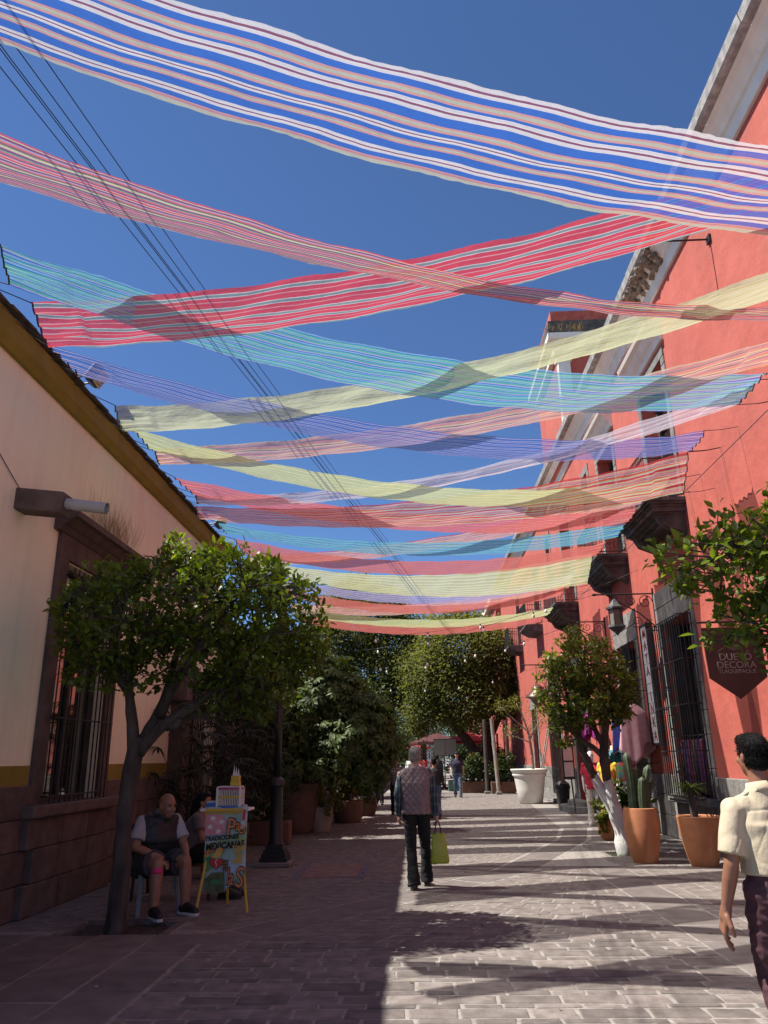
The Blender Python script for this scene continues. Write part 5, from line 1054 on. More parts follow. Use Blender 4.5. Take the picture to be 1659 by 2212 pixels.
flat([(1046,960),(1054,985),(1040,1010),(1056,1035),(1046,1085),(1050,1035),(1034,1010),(1048,985)], m_wht, 'heart_crack', 4)
flat([(1000,955),(1030,915),(1050,870),(1075,852),(1100,862),(1118,885),(1102,895),(1096,930),(1070,965),(1040,972)], m_gold, 'bird', 4); flat(ell(1082,874,5,5), m_blkp, 'bird_eye', 5); flat([(1104,876),(1126,890),(1104,896)], m_rdp, 'beak', 5)
for p in ((938,915),(978,912),(1012,885)): flat(heart(p[0],p[1],17), m_rdp, 'small_heart', 2)
for q in range(3): flat([(1122+q*16,985),(1132+q*16,985),(1128+q*16,1110),(1116+q*16,1110)], m_brn, 'twig_stroke', 3); flat([(1108,1000+q*36),(1168,990+q*36),(1168,1002+q*36),(1108,1012+q*36)], m_brn, 'twig_stroke', 4)
flat([(945,1190),(1010,1120),(1130,1115),(1142,1330),(985,1345),(945,1290)], m_drk, 'painted_cart', 2); flat([(1000,1200),(1120,1195),(1118,1240),(1004,1250)], m_gnp, 'cart_panel', 3)
for q in range(9): a = 2.0+q*.26; flat([(1300,850),(1300+98*math.cos(a)-7,850+112*math.sin(a)*-1-6),(1300+98*math.cos(a)+6,850+112*math.sin(a)*-1+8)], m_gold, 'wing_feather', 2)
flat(ell(1302,860,16,34), m_gold, 'bird_body', 3)
for q in range(6): flat([(1296,900),(1196+q*18,1010+q*4),(1206+q*18,1024+q*2)], m_gold, 'tail_feather', 2)
# goods on the stand
t = thing('fortune_cage', (-2.25,9.56,1.09), 'white slatted little cage with coloured bands standing on the painted stand', 'cage'); x0, x1, ya, yb, z0, z1 = -2.39,-2.12,9.47,9.66,1.09,1.32
for xx in (x0,x1):
    for yy in (ya,yb): MB().rbox((xx,yy,(z0+z1)/2), (.022,.022,z1-z0)).build('post', m_wht, t)
for zz, m in ((z0+.015,m_blu),(z0+.12,m_yel),(z1-.015,m_pkp)):
    for yy in (ya,yb): MB().rbox(((x0+x1)/2,yy,zz), (x1-x0-.024,.016,.022)).build('band', m, t)
    for xx in (x0,x1): MB().rbox((xx,(ya+yb)/2,zz), (.016,yb-ya-.024,.022)).build('band', m, t)
slat = MB().rbox((0,0,0), (.007,.006,z1-z0-.01)).mesh('slat')
for k in range(12):
    for yy in (ya,yb): link('slat', slat, m_wht, t, Vector((x0+.02+k*.0205,yy,(z0+z1)/2))-Vector(t.location))
for k in range(7):
    for xx in (x0,x1): link('slat', slat, m_wht, t, Vector((xx,ya+.025+k*.0235,(z0+z1)/2))-Vector(t.location))
MB().rbox(((x0+x1)/2,(ya+yb)/2,z1+.006), (x1-x0,yb-ya,.012)).build('roof', m_wht, t)
t = thing('yellow_box', (-2.2,9.57,1.335), 'small yellow two-tier box on top of the slatted cage', 'box'); MB().rbox((-2.2,9.57,1.362), (.11,.09,.055), bev=.003).build('lower_tier', m_yel, t); MB().rbox((-2.2,9.57,1.42), (.10,.08,.06), bev=.003).build('upper_tier', m_yel, t)
t = thing('paper_cones', (-2.2,9.57,1.45), 'folded white paper slips standing on the yellow box', 'paper'); 
for k in range(3): MB().add([(-2.235+k*.026,9.55,1.45),(-2.205+k*.026,9.55,1.45),(-2.22+k*.026,9.575,1.45),(-2.22+k*.026,9.56,1.575-.02*k)], [(0,1,3),(1,2,3),(2,0,3),(0,2,1)]).build('slip', m_wht, t)
t = thing('blue_tray', (-2.48,9.56,1.09), 'small blue tray of paper slips beside the cage', 'tray'); MB().rbox((-2.465,9.56,1.125), (.12,.15,.05), bev=.004).build('tray', m_blu, t)
for k in range(9): MB().rbox((-2.513+k*.012,9.56,1.155), (.006,.13,.03)).build('slip', m_wht, t)
t = thing('price_strip', (-2.03,9.46,1.12), 'narrow pale strip with dark marks hung over the stand corner', 'tag'); rr = Matrix.Rotation(R(6),3,'Y'); MB().rbox((-2.045,9.395,1.0), (.05,.004,.26), rr).build('strip', m_pkp if 0 else m_paper, t); MB().rbox((-2.045,9.392,1.02), (.03,.003,.12), rr).build('print', m_rdp, t); MB().rbox((-2.058,9.43,1.128), (.05,.07,.004)).build('top_fold', m_paper, t)
# --- plastic chair for the seated man, bench for the woman
m_gplast = mat('grey_plastic', (0.20,0.21,0.23), (0.24,0.25,0.27), .5, 6)
def xf(loc, rz): return Matrix.Translation(Vector(loc)) @ Matrix.Rotation(rz,4,'Z')
CH = (-3.14,9.53,0); CR_ = math.atan2(-.45,-.9)   # heading: local +Y points along (0.45,-0.9)
HEAD = math.atan2(-0.45, -0.89)
t = thing('plastic_chair', CH, 'grey plastic chair under the seated man in the dark vest', 'chair', rz=HEAD+math.pi*0)
t.rotation_euler = (0,0,math.atan2(-0.7,0.71)-math.pi/2)
def part(mb, name, m, p, **k): me = mb.mesh(name, smooth=k.get('smooth',False)); return link(name, me, m, p)
part(MB().rbox((0,0,.425), (.46,.44,.035), bev=.015), 'seat', m_gplast, t)
for sx in (-1,1):
    for sy in (-1,1): part(MB().loft([(sx*.25,sy*.25,0),(sx*.21,sy*.20,.42)], [.028,.036], [.022,.03], n=8), 'leg', m_gplast, t)
part(MB().loft([(0,-.21,.42),(0,-.25,.62),(0,-.29,.84)], [.22,.23,.2], [.015,.014,.012], n=16, power=4), 'backrest', m_gplast, t)
t = thing('park_bench', (-3.35,10.75,0), 'dark iron and slat bench behind the seated pair', 'bench')
for k in range(4): MB().rbox((-3.1+.0,10.35+k*.115-.1,.44), (1.1,.09,.03), bev=.006).build('seat_slat', m_wood_dk, t)
for k in range(3): MB().rbox((-3.1,10.78,.56+k*.13), (1.1,.03,.09), bev=.006).build('back_slat', m_wood_dk, t)
for xx in (-3.58,-2.62): MB().tube([(xx,10.2,0),(xx,10.25,.42),(xx,10.75,.42),(xx,10.8,.9)], .022, 6).build('end_frame', m_iron, t); MB().tube([(xx,10.8,0),(xx,10.72,.42)], .022, 6).build('leg', m_iron, t)
# --- parasols, boards, planters and posts down the street
m_parasol_shade = mat('shaded_dark_red_canvas', (0.05,0.010,0.012), (0.07,0.014,0.015), .9, 5); m_parasol2 = mat('red_canvas', (0.30,0.035,0.035), (0.36,0.05,0.045), .9, 5)  # first canvas is near black: tree shade put into its dark red
def parasol(x, y, r, z, m, label):
    t = thing('parasol', (x,y,0), label, 'parasol', 'parasols down the street'); MB().tube([(x,y,0),(x,y,z+.5)], .03, 6).build('pole', m_wood_dk, t); MB().lathe([(.02,z+.55),(r*.5,z+.28),(r,z),(r,z-.12),(r-.02,z-.12),(r*.5,z+.24),(.02,z+.5)], (x,y,0), 8).build('canopy', m, t); MB().lathe([(.25,0),(.25,.06),(.05,.1)], (x,y,0), 10).build('base', m_blk, t)
parasol(1.15,50,1.7,2.55,m_parasol_shade,'dark red parasol, tree shade in its colour, over the terrace by the menu board'); parasol(2.9,47,1.6,2.5,m_parasol2,'brighter red parasol beneath the olive tree'); parasol(-.1,72,1.2,2.5,m_parasol2,'small red parasol far down the street')
t = thing('menu_board', (1.2,42.5,0), 'pale double menu board on a thin black stand', 'board'); 
for dx in (0,.62): MB().rbox((1.15+dx,44,2.15), (.6,.04,.85)).build('panel', m_paper, t); MB().rbox((1.15+dx,44.03,2.15), (.64,.03,.9)).build('frame', m_frame, t)
MB().tube([(1.4,44.04,0),(1.4,44.04,2.6)], .03, 6).build('post', m_frame, t); MB().rbox((1.4,44.04,.03), (.6,.5,.06)).build('base', m_frame, t)
m_plant = mat('planter_brown', (0.14,0.07,0.045), (0.18,0.10,0.06), .9, 4); m_gpl = mat('green_planter', (0.10,0.20,0.16), rough=.8)
for k, (x, y, m, lb) in enumerate(((2.55,38.6,m_plant,'brown planter box of leafy plants by the walking man'),(3.85,37.5,m_plant,'brown planter box of plants against the leaning posts'),(2.0,41,m_gpl,'green planter box at the edge of the terrace'))):
    t = thing('planter_box', (x,y,0), lb, 'planter'); MB().rbox((x,y,.26), (1.1,.42,.52), bev=.02).build('box', m, t); MB().rbox((x,y,.515), (1.0,.34,.03)).build('soil', m_soil, t); crown(t, [((x,y,1.0),(.65,.4,.5)),((x+.2,y,1.5),(.4,.3,.3))], 170, 8, .15, .035, m_dull, 'plants', jit=.06)
m_post = mat('peeling_post', (0.20,0.17,0.14), (0.32,0.28,0.24), .9, 8, stretch=(1,1,.4))
for k, (x, y, dx) in enumerate(((3.55,36.6,-.15),(3.1,37.4,.02),(4.3,39,0))):
    t = thing('terrace_post', (x,y,0), ('pale peeling wooden post leaning at the terrace corner','dark wooden post just behind the leaning pale one','wooden post at the back of the terrace by the wall')[k], 'post'); MB().tube([(x,y,0),(x+dx,y,3.3)], .085, 8).build('shaft', m_post if k == 0 else m_wood_dk, t); MB().rbox((x,y,.06), (.26,.26,.12), bev=.02).build('foot', m_grey, t)
# ================================================================== PEOPLE
def skinmat(name, c): return mat(name, c, tuple(q*1.12 for q in c), .5, 12, bump=.05, bscale=90)
def V3(*a): return Vector(a)
def pose(h=1.75, **kw):
    s = h/1.75
    J = dict(pel=V3(0,0,.95), che=V3(0,.01,1.28), neck=V3(0,-.01,1.47), head=V3(0,.02,1.63), shL=V3(-.185,-.01,1.42), shR=V3(.185,-.01,1.42), elL=V3(-.245,-.04,1.13), elR=V3(.245,-.04,1.13), wrL=V3(-.25,.03,.88), wrR=V3(.25,.03,.88),
             hiL=V3(-.095,0,.92), hiR=V3(.095,0,.92), knL=V3(-.105,.03,.50), knR=V3(.105,.03,.50), anL=V3(-.105,-.02,.085), anR=V3(.105,-.02,.085), toL=V3(-.125,.17,.035), toR=V3(.125,.17,.035))
    for k in J: J[k] = J[k]*s
    for k, v in kw.items(): J[k] = Vector(v)
    return J
def hand(mb, wr, d, pn, side, s=1.0, curl_=.5):
    """palm and five bent fingers; d along the hand, pn palm normal, side +1/-1 puts the thumb"""
    d = Vector(d).normalized(); pn = Vector(pn); pn = (pn-d*pn.dot(d)).normalized(); w = d.cross(pn)*side
    c0 = wr+d*.02*s; k0 = wr+d*.095*s
    mb.cone(wr, .026*s, c0+d*.02, .027*s, 8)
    for q in (-.026,-.009,.009,.026): mb.cone(c0+w*q*.6*s, .016*s, k0+w*q*s, .0135*s, 8)
    for i, (q, L, r) in enumerate(((.030,.078,.0098),(.010,.088,.0102),(-.010,.082,.0098),(-.030,.064,.0088))):
        p = k0+w*q*s; dd = (d+w*q*1.5).normalized(); seg = L*s*.38; a = curl_*(.7+.12*i)
        pts = [p]
        for j in range(3):
            dd = (dd*math.cos(a*.8)+pn*math.sin(a*.8)).normalized(); pts.append(pts[-1]+dd*seg*(1, .85, .7)[j])
        mb.chain(pts, [r*s, r*s*.95, r*s*.88, r*s*.78], 8)
    t0 = c0+w*.026*s+d*.005*s; t1 = t0+(w*.6+d*.75+pn*.35).normalized()*.042*s; t2 = t1+(w*.15+d*.9+pn*.45).normalized()*.034*s
    mb.chain([t0, t1, t2], [.0155*s, .0125*s, .0095*s], 8)
def head_prims(mb, c, rot, s=1.0, face=True):
    f = lambda x, y, z: c+rot @ Vector((x*s, y*s, z*s)); r_ = rot
    mb.sphere(f(0,-.012,.028), (.076*s,.096*s,.092*s), 16, 12, r_)
    mb.sphere(f(0,.022,-.028), (.062*s,.070*s,.085*s), 16, 12, r_); mb.sphere(f(0,.035,-.082), (.040*s,.045*s,.035*s), 12, 8, r_)
    mb.cone(f(0,.088,.012), .008*s, f(0,.106,-.028), .0145*s, 8); mb.sphere(f(0,.094,-.030), (.02*s,.012*s,.011*s), 8, 6, r_)
    for q in (-1,1):
        mb.sphere(f(q*.077,-.012,-.008), (.010*s,.020*s,.031*s), 10, 8, r_ @ Matrix.Rotation(q*.25,3,'Z')); mb.sphere(f(q*.030,.078,.034), (.024*s,.012*s,.008*s), 8, 6, r_); mb.sphere(f(q*.040,.060,-.022), (.024*s,.022*s,.022*s), 8, 6, r_)
    mb.sphere(f(0,.090,-.062), (.026*s,.010*s,.006*s), 8, 6, r_); mb.sphere(f(0,.087,-.072), (.022*s,.010*s,.006*s), 8, 6, r_)
def face_parts(parent, c, rot, s, skin_dark):
    f = lambda x, y, z: c+rot @ Vector((x*s, y*s, z*s)); e = MB(); b = MB(); m_ = MB()
    for q in (-1,1):
        e.sphere(f(q*.030,.0815,.012), (.0115*s,.006*s,.006*s), 8, 6, rot); b.sphere(f(q*.032,.087,.032), (.020*s,.006*s,.0042*s), 8, 5, rot)
    m_.sphere(f(0,.0965,-.067), (.022*s,.005*s,.0026*s), 8, 5, rot)
    partL(e,'eyes',mat('eye_dark',(0.02,0.015,0.012),rough=.2),parent); partL(b,'eyebrows',mat('brow_dark',(0.025,0.018,0.014),rough=.8),parent); partL(m_,'lips',skin_dark,parent)
def partL(mb, name, m, p, smooth=True): return link(name, mb.mesh(name, smooth=smooth), m, p)
def wrinkle(a=.006, sc=(7,7,13), seed=0.): 
    o_ = Vector((seed*3.1, seed, -seed)); return lambda co, n: a*noise.noise(Vector((co.x*sc[0],co.y*sc[1],co.z*sc[2]))+o_)+a*.5*noise.noise(Vector((co.x*sc[0],co.y*sc[1],co.z*sc[2]))*2.3+o_)
def torso(mb, J, gx=0., w=1.0, fat=1.0, lo=None, top=True):
    pel, che, nk = J['pel'], J['che'], J['neck']; sd_ = (J['shR']-J['shL']).normalized(); shm = (J['shL']+J['shR'])/2
    lo = pel if lo is None else lo
    cs = [lo, lo.lerp(che,.35), che, shm+Vector((0,0,-.035)), shm.lerp(nk,.55), nk]
    hw = (J['shR']-J['shL']).length/2
    mb.loft(cs, [hw*.88*w+gx, hw*.86*w+gx, hw*.98*w+gx, hw*.98+gx, hw*.55+gx, .062+gx], [.118*fat+gx, .118*fat+gx, .122*fat+gx, .088*fat+gx, .068+gx, .058+gx], sd_, 28, 2.4)
    for k in ('L','R'): mb.cone(J['sh'+k].lerp(J['neck'],.35)+Vector((0,0,-.03)), .058+gx*.8, J['sh'+k]+Vector((0,0,-.02)), .050+gx*.6, 12)
def person(loc, rz, label, J, look, vox=.009, cat='person', name='person', group=None):
    t = thing(name, loc, label, cat, group, rz); sk = look['skin']; s = look.get('s', 1.0); hr = look.get('hrot', Matrix.Identity(3)); g = look.get('fat', 1.0); w = look.get('w', 1.0); ab = look.get('arm', 1.0)
    b = MB(); head_prims(b, J['head'], hr, look.get('hs', 1.0)); b.cone(J['neck']+V3(0,0,-.04), .062, J['head']+hr @ V3(0,-.02,-.06), .054, 14); torso(b, J, -.012, w, g)
    for k, sd_ in (('L',-1),('R',1)):
        b.chain([J['sh'+k], J['sh'+k].lerp(J['el'+k],.5), J['el'+k], J['el'+k].lerp(J['wr'+k],.3), J['wr'+k]], [.052*ab,.047*ab,.039*ab,.040*ab,.027*ab])
        d = (J['wr'+k]-J['el'+k]).normalized(); d = Vector(look.get('hd'+k, d)); hand(b, J['wr'+k], d, look.get('pn'+k, V3(-sd_,0,0)), -sd_*look.get('ts',1) if 'ts' in look else -sd_, look.get('hsz',1.0), look.get('curl',.45))
        b.chain([J['hi'+k], J['hi'+k].lerp(J['kn'+k],.5), J['kn'+k], J['kn'+k].lerp(J['an'+k],.35), J['an'+k]], [.082*g,.072*g,.054*look.get('leg',1),.056*look.get('leg',1),.038*look.get('leg',1)])
        b.cone(J['an'+k], .034, J['an'+k].lerp(J['to'+k],.55), .022, 10)
    remesh(b, 'body', vox, sk, t, 3)
    if look.get('face', True): face_parts(t, J['head'], hr, look.get('hs',1.0), look['lip'] if 'lip' in look else mat('lip_tone', (0.22,0.09,0.07), rough=.5))
    # top
    if look.get('top'):
        m = MB(); lo = J['pel']+Vector((0,0,look.get('hem',-.03))); torso(m, J, .014, w, g, lo)
        for k in ('L','R'):
            sl = look.get('sleeve', 1.0); ab_ = ab; ab = look.get('slv', 1.0)
            if sl > 0:
                pts = [J['sh'+k], J['sh'+k].lerp(J['el'+k],.55), J['el'+k], J['wr'+k]]; rad = [.068*ab,.064*ab,.054*ab,.042*ab]
                if sl >= 1: m.chain(pts, rad); m.tube([J['wr'+k].lerp(J['el'+k],.12), J['wr'+k]], [.042*ab,.043*ab], 14)
                else: e = J['sh'+k].lerp(J['el'+k], sl*1.0); m.sphere(J['sh'+k]+V3(0,0,-.005), .067*ab, 16, 12); m.tube([J['sh'+k].lerp(J['neck'],.3)-V3(0,0,.035), J['sh'+k], J['sh'+k].lerp(e,.5), e], [.055,.066*ab,.068*ab,.074*ab], 18)
            ab = ab_
        remesh(m, look.get('topname','shirt'), look.get('tvox',vox), look['top'], t, look.get('tsm',4), look.get('tdisp') or wrinkle(look.get('wr',.006), seed=len(label) % 7))
    if look.get('sleeves'):
        m = MB()
        for k in ('L','R'): m.chain([J['sh'+k], J['sh'+k].lerp(J['el'+k],.55), J['el'+k], J['wr'+k]], [.060,.062,.054,.042])
        remesh(m, 'sleeves', vox, look['sleeves'], t, 3, wrinkle(.008, (14,14,16)))
    if look.get('vest'):
        m = MB(); torso(m, J, look.get('vgx',.030), w*1.0, g, J['pel']+Vector((0,0,look.get('vhem',-.06)))); m.loft([J['neck']+V3(0,-.005,-.05), J['neck']+V3(0,0,.015)], [.085,.08], [.08,.075], n=20)
        remesh(m, 'vest', vox, look['vest'], t, 3, look.get('vdisp'))
    if look.get('legs'):
        m = MB(); mid = (J['hiL']+J['hiR'])/2; up = (J['che']-J['pel']).normalized(); sd_ = (J['hiR']-J['hiL']).normalized(); hw = .165*w
        m.loft([mid-up*.03, mid+up*.05, mid+up*look.get('rise',.13)], [hw,hw,hw*.93], [.125*g,.128*g,.118*g], sd_, 24, 2.4)
        for k in ('L','R'):
            if look.get('short'): e = J['hi'+k].lerp(J['kn'+k], look['short']); m.tube([J['hi'+k], J['hi'+k].lerp(e,.5), e], [.105*g,.098*g,.09*g], 18); m.sphere(J['hi'+k], .11*g, 14, 10)
            else:
                fl = look.get('flare', .078); q = J['an'+k]+V3(0,-.01,-.035); m.chain([J['hi'+k], J['hi'+k].lerp(J['kn'+k],.5), J['kn'+k], J['kn'+k].lerp(q,.5)], [.098*g,.088*g,.073,.070]); m.tube([J['kn'+k].lerp(q,.45), q], [.070,fl], 16)
        remesh(m, look.get('legname','trousers'), vox, look['legs'], t, 3, wrinkle(look.get('lwr',.009), (9,9,16)))
    if look.get('belt'):
        mid = (J['hiL']+J['hiR'])/2; MBb = MB().loft([mid+V3(0,0,look.get('rise',.13)-.02), mid+V3(0,0,look.get('rise',.13)+.02)], [.160*w,.158*w], [.124*g,.122*g], n=30, power=2.4); partL(MBb, 'belt', look['belt'], t)
    if look.get('shoe'):
        for k in ('L','R'):
            a, q = J['an'+k], J['to'+k]; d = (q-a); d.z = 0; d.normalize(); base = min(a.z-.085, q.z-.035); m = MB(); hl = V3(a.x,a.y,0)-d*.045; tp = V3(a.x,a.y,0)+d*.215
            m.cone(hl+V3(0,0,base+.05), .044, V3(a.x,a.y,a.z+.015), .050); m.cone(hl+d*.02+V3(0,0,base+.048), .046, tp-d*.045+V3(0,0,base+.043), .041); m.cone(V3(a.x,a.y,a.z)+d*.02, .050, tp-d*.09+V3(0,0,base+.06), .043)
            sh = remesh(m, 'shoe', vox, look['shoe'], t, 2)
            sd_ = V3(-d.y,d.x,0); o = [hl-d*.045+sd_*.03, hl-d*.045-sd_*.03, tp-d*.07-sd_*.046, tp-d*.01-sd_*.03, tp+d*.0, tp-d*.01+sd_*.03, tp-d*.07+sd_*.046]
            link('sole', MB().poly([V3(p.x,p.y,base+.0) for p in o], .028, (0,0,1)).mesh('sole'), look.get('sole', look['shoe']), sh)
    h = look.get('hair')
    if h:
        m = MB(); f = lambda x, y, z: J['head']+hr @ Vector((x,y,z)); hs = look.get('hs',1.0)
        m.sphere(f(0,-.024*hs,.040*hs), (.083*hs,.094*hs,.090*hs), 18, 14, hr); m.sphere(f(0,-.045*hs,-.012*hs), (.074*hs,.066*hs,.078*hs), 16, 12, hr); m.sphere(f(0,.035*hs,.088*hs), (.060*hs,.050*hs,.036*hs), 14, 10, hr)
        if look.get('bun'): m.cone(f(0,-.09,.0), .06, f(0,-.12,-.12), .05)
        if look.get('longhair'): m.loft([f(0,-.05,.02), f(0,-.075,-.12), f(0,-.09,-.28)], [.085,.09,.06], [.06,.05,.035], n=16)
        ho = remesh(m, 'hair', min(vox,.007), h, t, 2, lambda co, n: .002*noise.noise(co*60))
        ns = look.get('strands', 0)
        if ns:
            vs_ = ho.data.vertices; ids = rng.integers(0, len(vs_), ns); P_ = np.array([vs_[int(i)].co for i in ids]); N_ = np.array([vs_[int(i)].normal for i in ids]); fw = np.array(hr @ Vector((0,1,0)))
            D_ = N_*.42+np.array([0,0,-.15])+np.where(P_[:,2:3] > J['head'].z+.07, fw*.6, fw*-.2)+rng.normal(0,.25,P_.shape); k_ = P_[:,2] > J['head'].z-.06
            sob = leaves('hair_strands', P_[k_]+np.array(world_org(t)), D_[k_], N_[k_]+rng.normal(0,.5,P_[k_].shape), look.get('slen',.02)*rng.uniform(.6,1.2,k_.sum()), .0011, rng.random(k_.sum()), look['smat'], t, fold=0, droop=.3)
    if look.get('cap'):
        f = lambda x, y, z: J['head']+hr @ Vector((x,y,z)); m = MB(); m.sphere(f(0,-.01,.055), (.086,.102,.078), 18, 12, hr); c_ = remesh(m, 'cap', .01, look['cap'], t, 1)
        link('brim', MB().poly([f(.075*math.cos(a), .07+.09*math.sin(a), .052) for a in np.linspace(0,math.pi,12)], .01, hr @ Vector((0,0,1))).mesh('brim'), look['cap'], c_)
    return t
S1 = skinmat('skin_tan', (0.30,0.145,0.085)); S2 = skinmat('skin_brown', (0.22,0.10,0.06)); S3 = skinmat('skin_fair', (0.42,0.25,0.18)); LIP = mat('lip_tone', (0.20,0.08,0.06), rough=.5)
c_black = mat('black_trouser_cloth', (0.006,0.006,0.007), (0.011,0.011,0.012), .9, 8, bump=.2, bscale=60)
c_jean = mat('blue_denim', (0.06,0.09,0.15), (0.10,0.14,0.21), .9, 10, bump=.2, bscale=90)
c_tan = mat('khaki_shirt_cloth', (0.42,0.355,0.245), (0.47,0.40,0.285), .85, 5, bump=.15, bscale=120, bump2=.25, b2scale=9)
c_plum = mat('plum_trouser_cloth', (0.05,0.017,0.023), (0.07,0.026,0.033), .8, 5, bump=.15, bscale=80)
c_quilt = mat('mauve_quilted_cloth', (0.185,0.13,0.13), (0.24,0.175,0.172), .6, 6, bump=.35, bscale=22, stretch=(3,3,.8))
c_shoe = mat('dark_shoe', (0.014,0.012,0.011), rough=.5); c_sole = mat('white_sole', (0.55,0.55,0.53), rough=.6)
h_grey = mat('grey_hair', (0.20,0.175,0.15), (0.34,0.31,0.28), .7, 60, stretch=(1,1,.3)); h_black = mat('black_hair', (0.006,0.006,0.006), (0.016,0.015,0.015), .7, 70, stretch=(1,1,.35))
# plaid shirt sleeves
def plaid():
    m = bpy.data.materials.new('plaid_flannel'); m.use_nodes = True; nt = m.node_tree; L = nt.links.new; p = nt.nodes['Principled BSDF']; p.inputs['Roughness'].default_value = .9
    tc = _n(nt,'ShaderNodeTexCoord'); out = None
    for ax in ('X','Z'):
        w_ = _n(nt,'ShaderNodeTexWave', bands_direction=ax); w_.inputs['Scale'].default_value = 2.6 if ax == 'Z' else 8; L(tc.outputs['Object'], w_.inputs[0]); r_ = _n(nt,'ShaderNodeValToRGB'); r_.color_ramp.interpolation = 'CONSTANT'; e = r_.color_ramp.elements; e[0].color = (.012,.02,.03,1); e[1].color = (.12,.12,.125,1); e[1].position = .93; k = e.new(.5); k.color = (.03,.055,.06,1); L(w_.outputs['Fac'], r_.inputs[0])
        if out is None: out = r_.outputs[0]
        else:
            mx = _n(nt,'ShaderNodeMix', data_type='RGBA'); mx.blend_type = 'ADD'; mx.inputs[0].default_value = .5; L(out, mx.inputs[6]); L(r_.outputs[0], mx.inputs[7]); out = mx.outputs[2]
    L(out, p.inputs['Base Color']); return m
c_plaid = plaid()
def quilt(co, n):
    if n.z > .75: return 0
    sp_ = .054; u = (co.x+co.y*.3)*.707+co.z*.707*.85; v = -(co.x+co.y*.3)*.707+co.z*.707*.85
    d = min(abs((u/sp_) % 1-.5), abs((v/sp_) % 1-.5))*sp_; d2 = min(abs(co.z-(1.01-.06*co.x)), abs(co.z-(1.03-.06*co.x)))
    return .0085*(1-math.exp(-(d/.0075)**2))+.004*noise.noise(Vector((co.x*30,co.y*30,co.z*9)))-.006*math.exp(-(d2/.007)**2)
# the man in the quilted vest
J = pose(1.77, neck=(0,.0,1.50), head=(.005,.035,1.645), shL=(-.175,.0,1.41), shR=(.185,.0,1.415), elL=(-.235,-.07,1.16), elR=(.25,-.03,1.15), wrL=(-.235,.03,.91), wrR=(.275,.03,.91), hiL=(-.085,0,.93), hiR=(.095,0,.93), knL=(-.075,.03,.50), knR=(.115,.20,.50), anL=(-.045,-.09,.09), anR=(.125,.27,.095), toL=(-.06,.10,.035), toR=(.145,.46,.04))
person((-.06,10.9,0), 0, 'grey-haired man in quilted mauve vest walking away with a green bag', J, dict(skin=S3, hair=h_grey, sleeves=c_plaid, vest=c_quilt, vdisp=quilt, vhem=-.05, legs=c_black, shoe=c_shoe, flare=.088, w=1.05, curl=.9, hs=1.0, face=False, strands=2600, slen=.014, smat=leafmat('grey_strand',(0.16,0.14,0.12),(0.42,0.39,0.36),0,.6)), vox=.008)
t = thing('shopping_bag', (.23,10.93,.3), 'lime green woven shopping bag hanging from the vest man\'s hand', 'bag')
m_bag = mat('lime_woven_plastic', (0.30,0.36,0.02), (0.44,0.48,0.05), .35, 70, stretch=(3,3,.15), bump=.4, bscale=60, contrast=(.4,.6))
MB().loft([(.24,10.93,.30),(.24,10.93,.33),(.235,10.93,.5),(.225,10.93,.66),(.225,10.93,.67)], [.115,.125,.105,.085,.08], [.055,.06,.045,.02,.012], (1,0,0), 26, 3.2).build('body', m_bag, t, smooth=True)
for yy in (10.915,10.945): MB().tube([(.18,yy,.655),(.195,yy,.74),(.215,10.935,.82),(.235,10.935,.82),(.255,yy,.74),(.27,yy,.655)], .008, 6).build('handle', m_blk, t)
for q_ in (h_grey, h_black): q_.node_tree.nodes['Principled BSDF'].inputs['Specular IOR Level'].default_value = .12
# the man in the khaki shirt
def folds(co, n):
    f_ = abs(noise.noise(Vector((co.x*4+co.z*2.2, co.y*4, co.z*1.8-co.x*1.5)))); cr_ = -.004*math.exp(-(f_/.07)**2); f2 = abs(noise.noise(Vector((co.x*7-co.z*5+9, co.y*6, co.z*4)))); cr_ -= .0025*math.exp(-(f2/.08)**2)
    a = cr_+math.sin((co.x*.8+co.z*.55+.25*noise.noise(co*5))*38)*.0045*max(0, .35+noise.noise(co*3.2+Vector((4,1,0)))); b_ = .004*noise.noise(Vector((co.x*9,co.y*9,co.z*3.5))); c_ = .006*noise.noise(Vector((co.x*4,co.y*4,co.z*2+7)))
    return a+b_+c_-.004*math.exp(-((co.z-1.325+.1*abs(co.x))/.006)**2)*(1 if co.y < 0 and abs(co.x) < .15 else 0)
J = pose(1.71, head=(-.03,.02,1.60), neck=(-.02,-.01,1.44), shL=(-.205,-.01,1.315), shR=(.19,-.01,1.32), elL=(-.268,-.03,1.035), elR=(.26,-.02,1.05), wrL=(-.30,.04,.805), wrR=(.28,.06,.82), knL=(-.10,.05,.49), anL=(-.105,-.10,.11), toL=(-.125,.10,.04), knR=(.11,.16,.50), anR=(.11,.25,.09), toR=(.13,.44,.035))
person((1.97,4.72,0), R(5), 'black-haired man in khaki short-sleeved shirt and plum trousers walking up the street', J, dict(skin=S2, hair=h_black, top=c_tan, sleeve=.82, legs=c_plum, belt=c_black, shoe=c_shoe, w=1.03, fat=1.15, arm=1.04, slv=1.04, hrot=Matrix.Rotation(R(10),3,'Z'), hem=.05, tvox=.007, tsm=8, tdisp=folds, hsz=1.25, lwr=.012, curl=.55, pnL=V3(1,-.2,0), face=True, strands=9000, slen=.015, smat=leafmat('black_strand',(0.004,0.004,0.004),(0.011,0.010,0.010),0,.8)), vox=.007)
kp = [o for o in bpy.data.objects if o.name.startswith('person') and 'khaki' in o.get('label','')][0]
link('collar', MB().loft([V3(-.02,-.012,1.405), V3(-.022,-.008,1.43), V3(-.025,-.004,1.462)], [.098,.085,.076], [.088,.082,.074], n=26).mesh('collar', smooth=True), c_tan, kp)
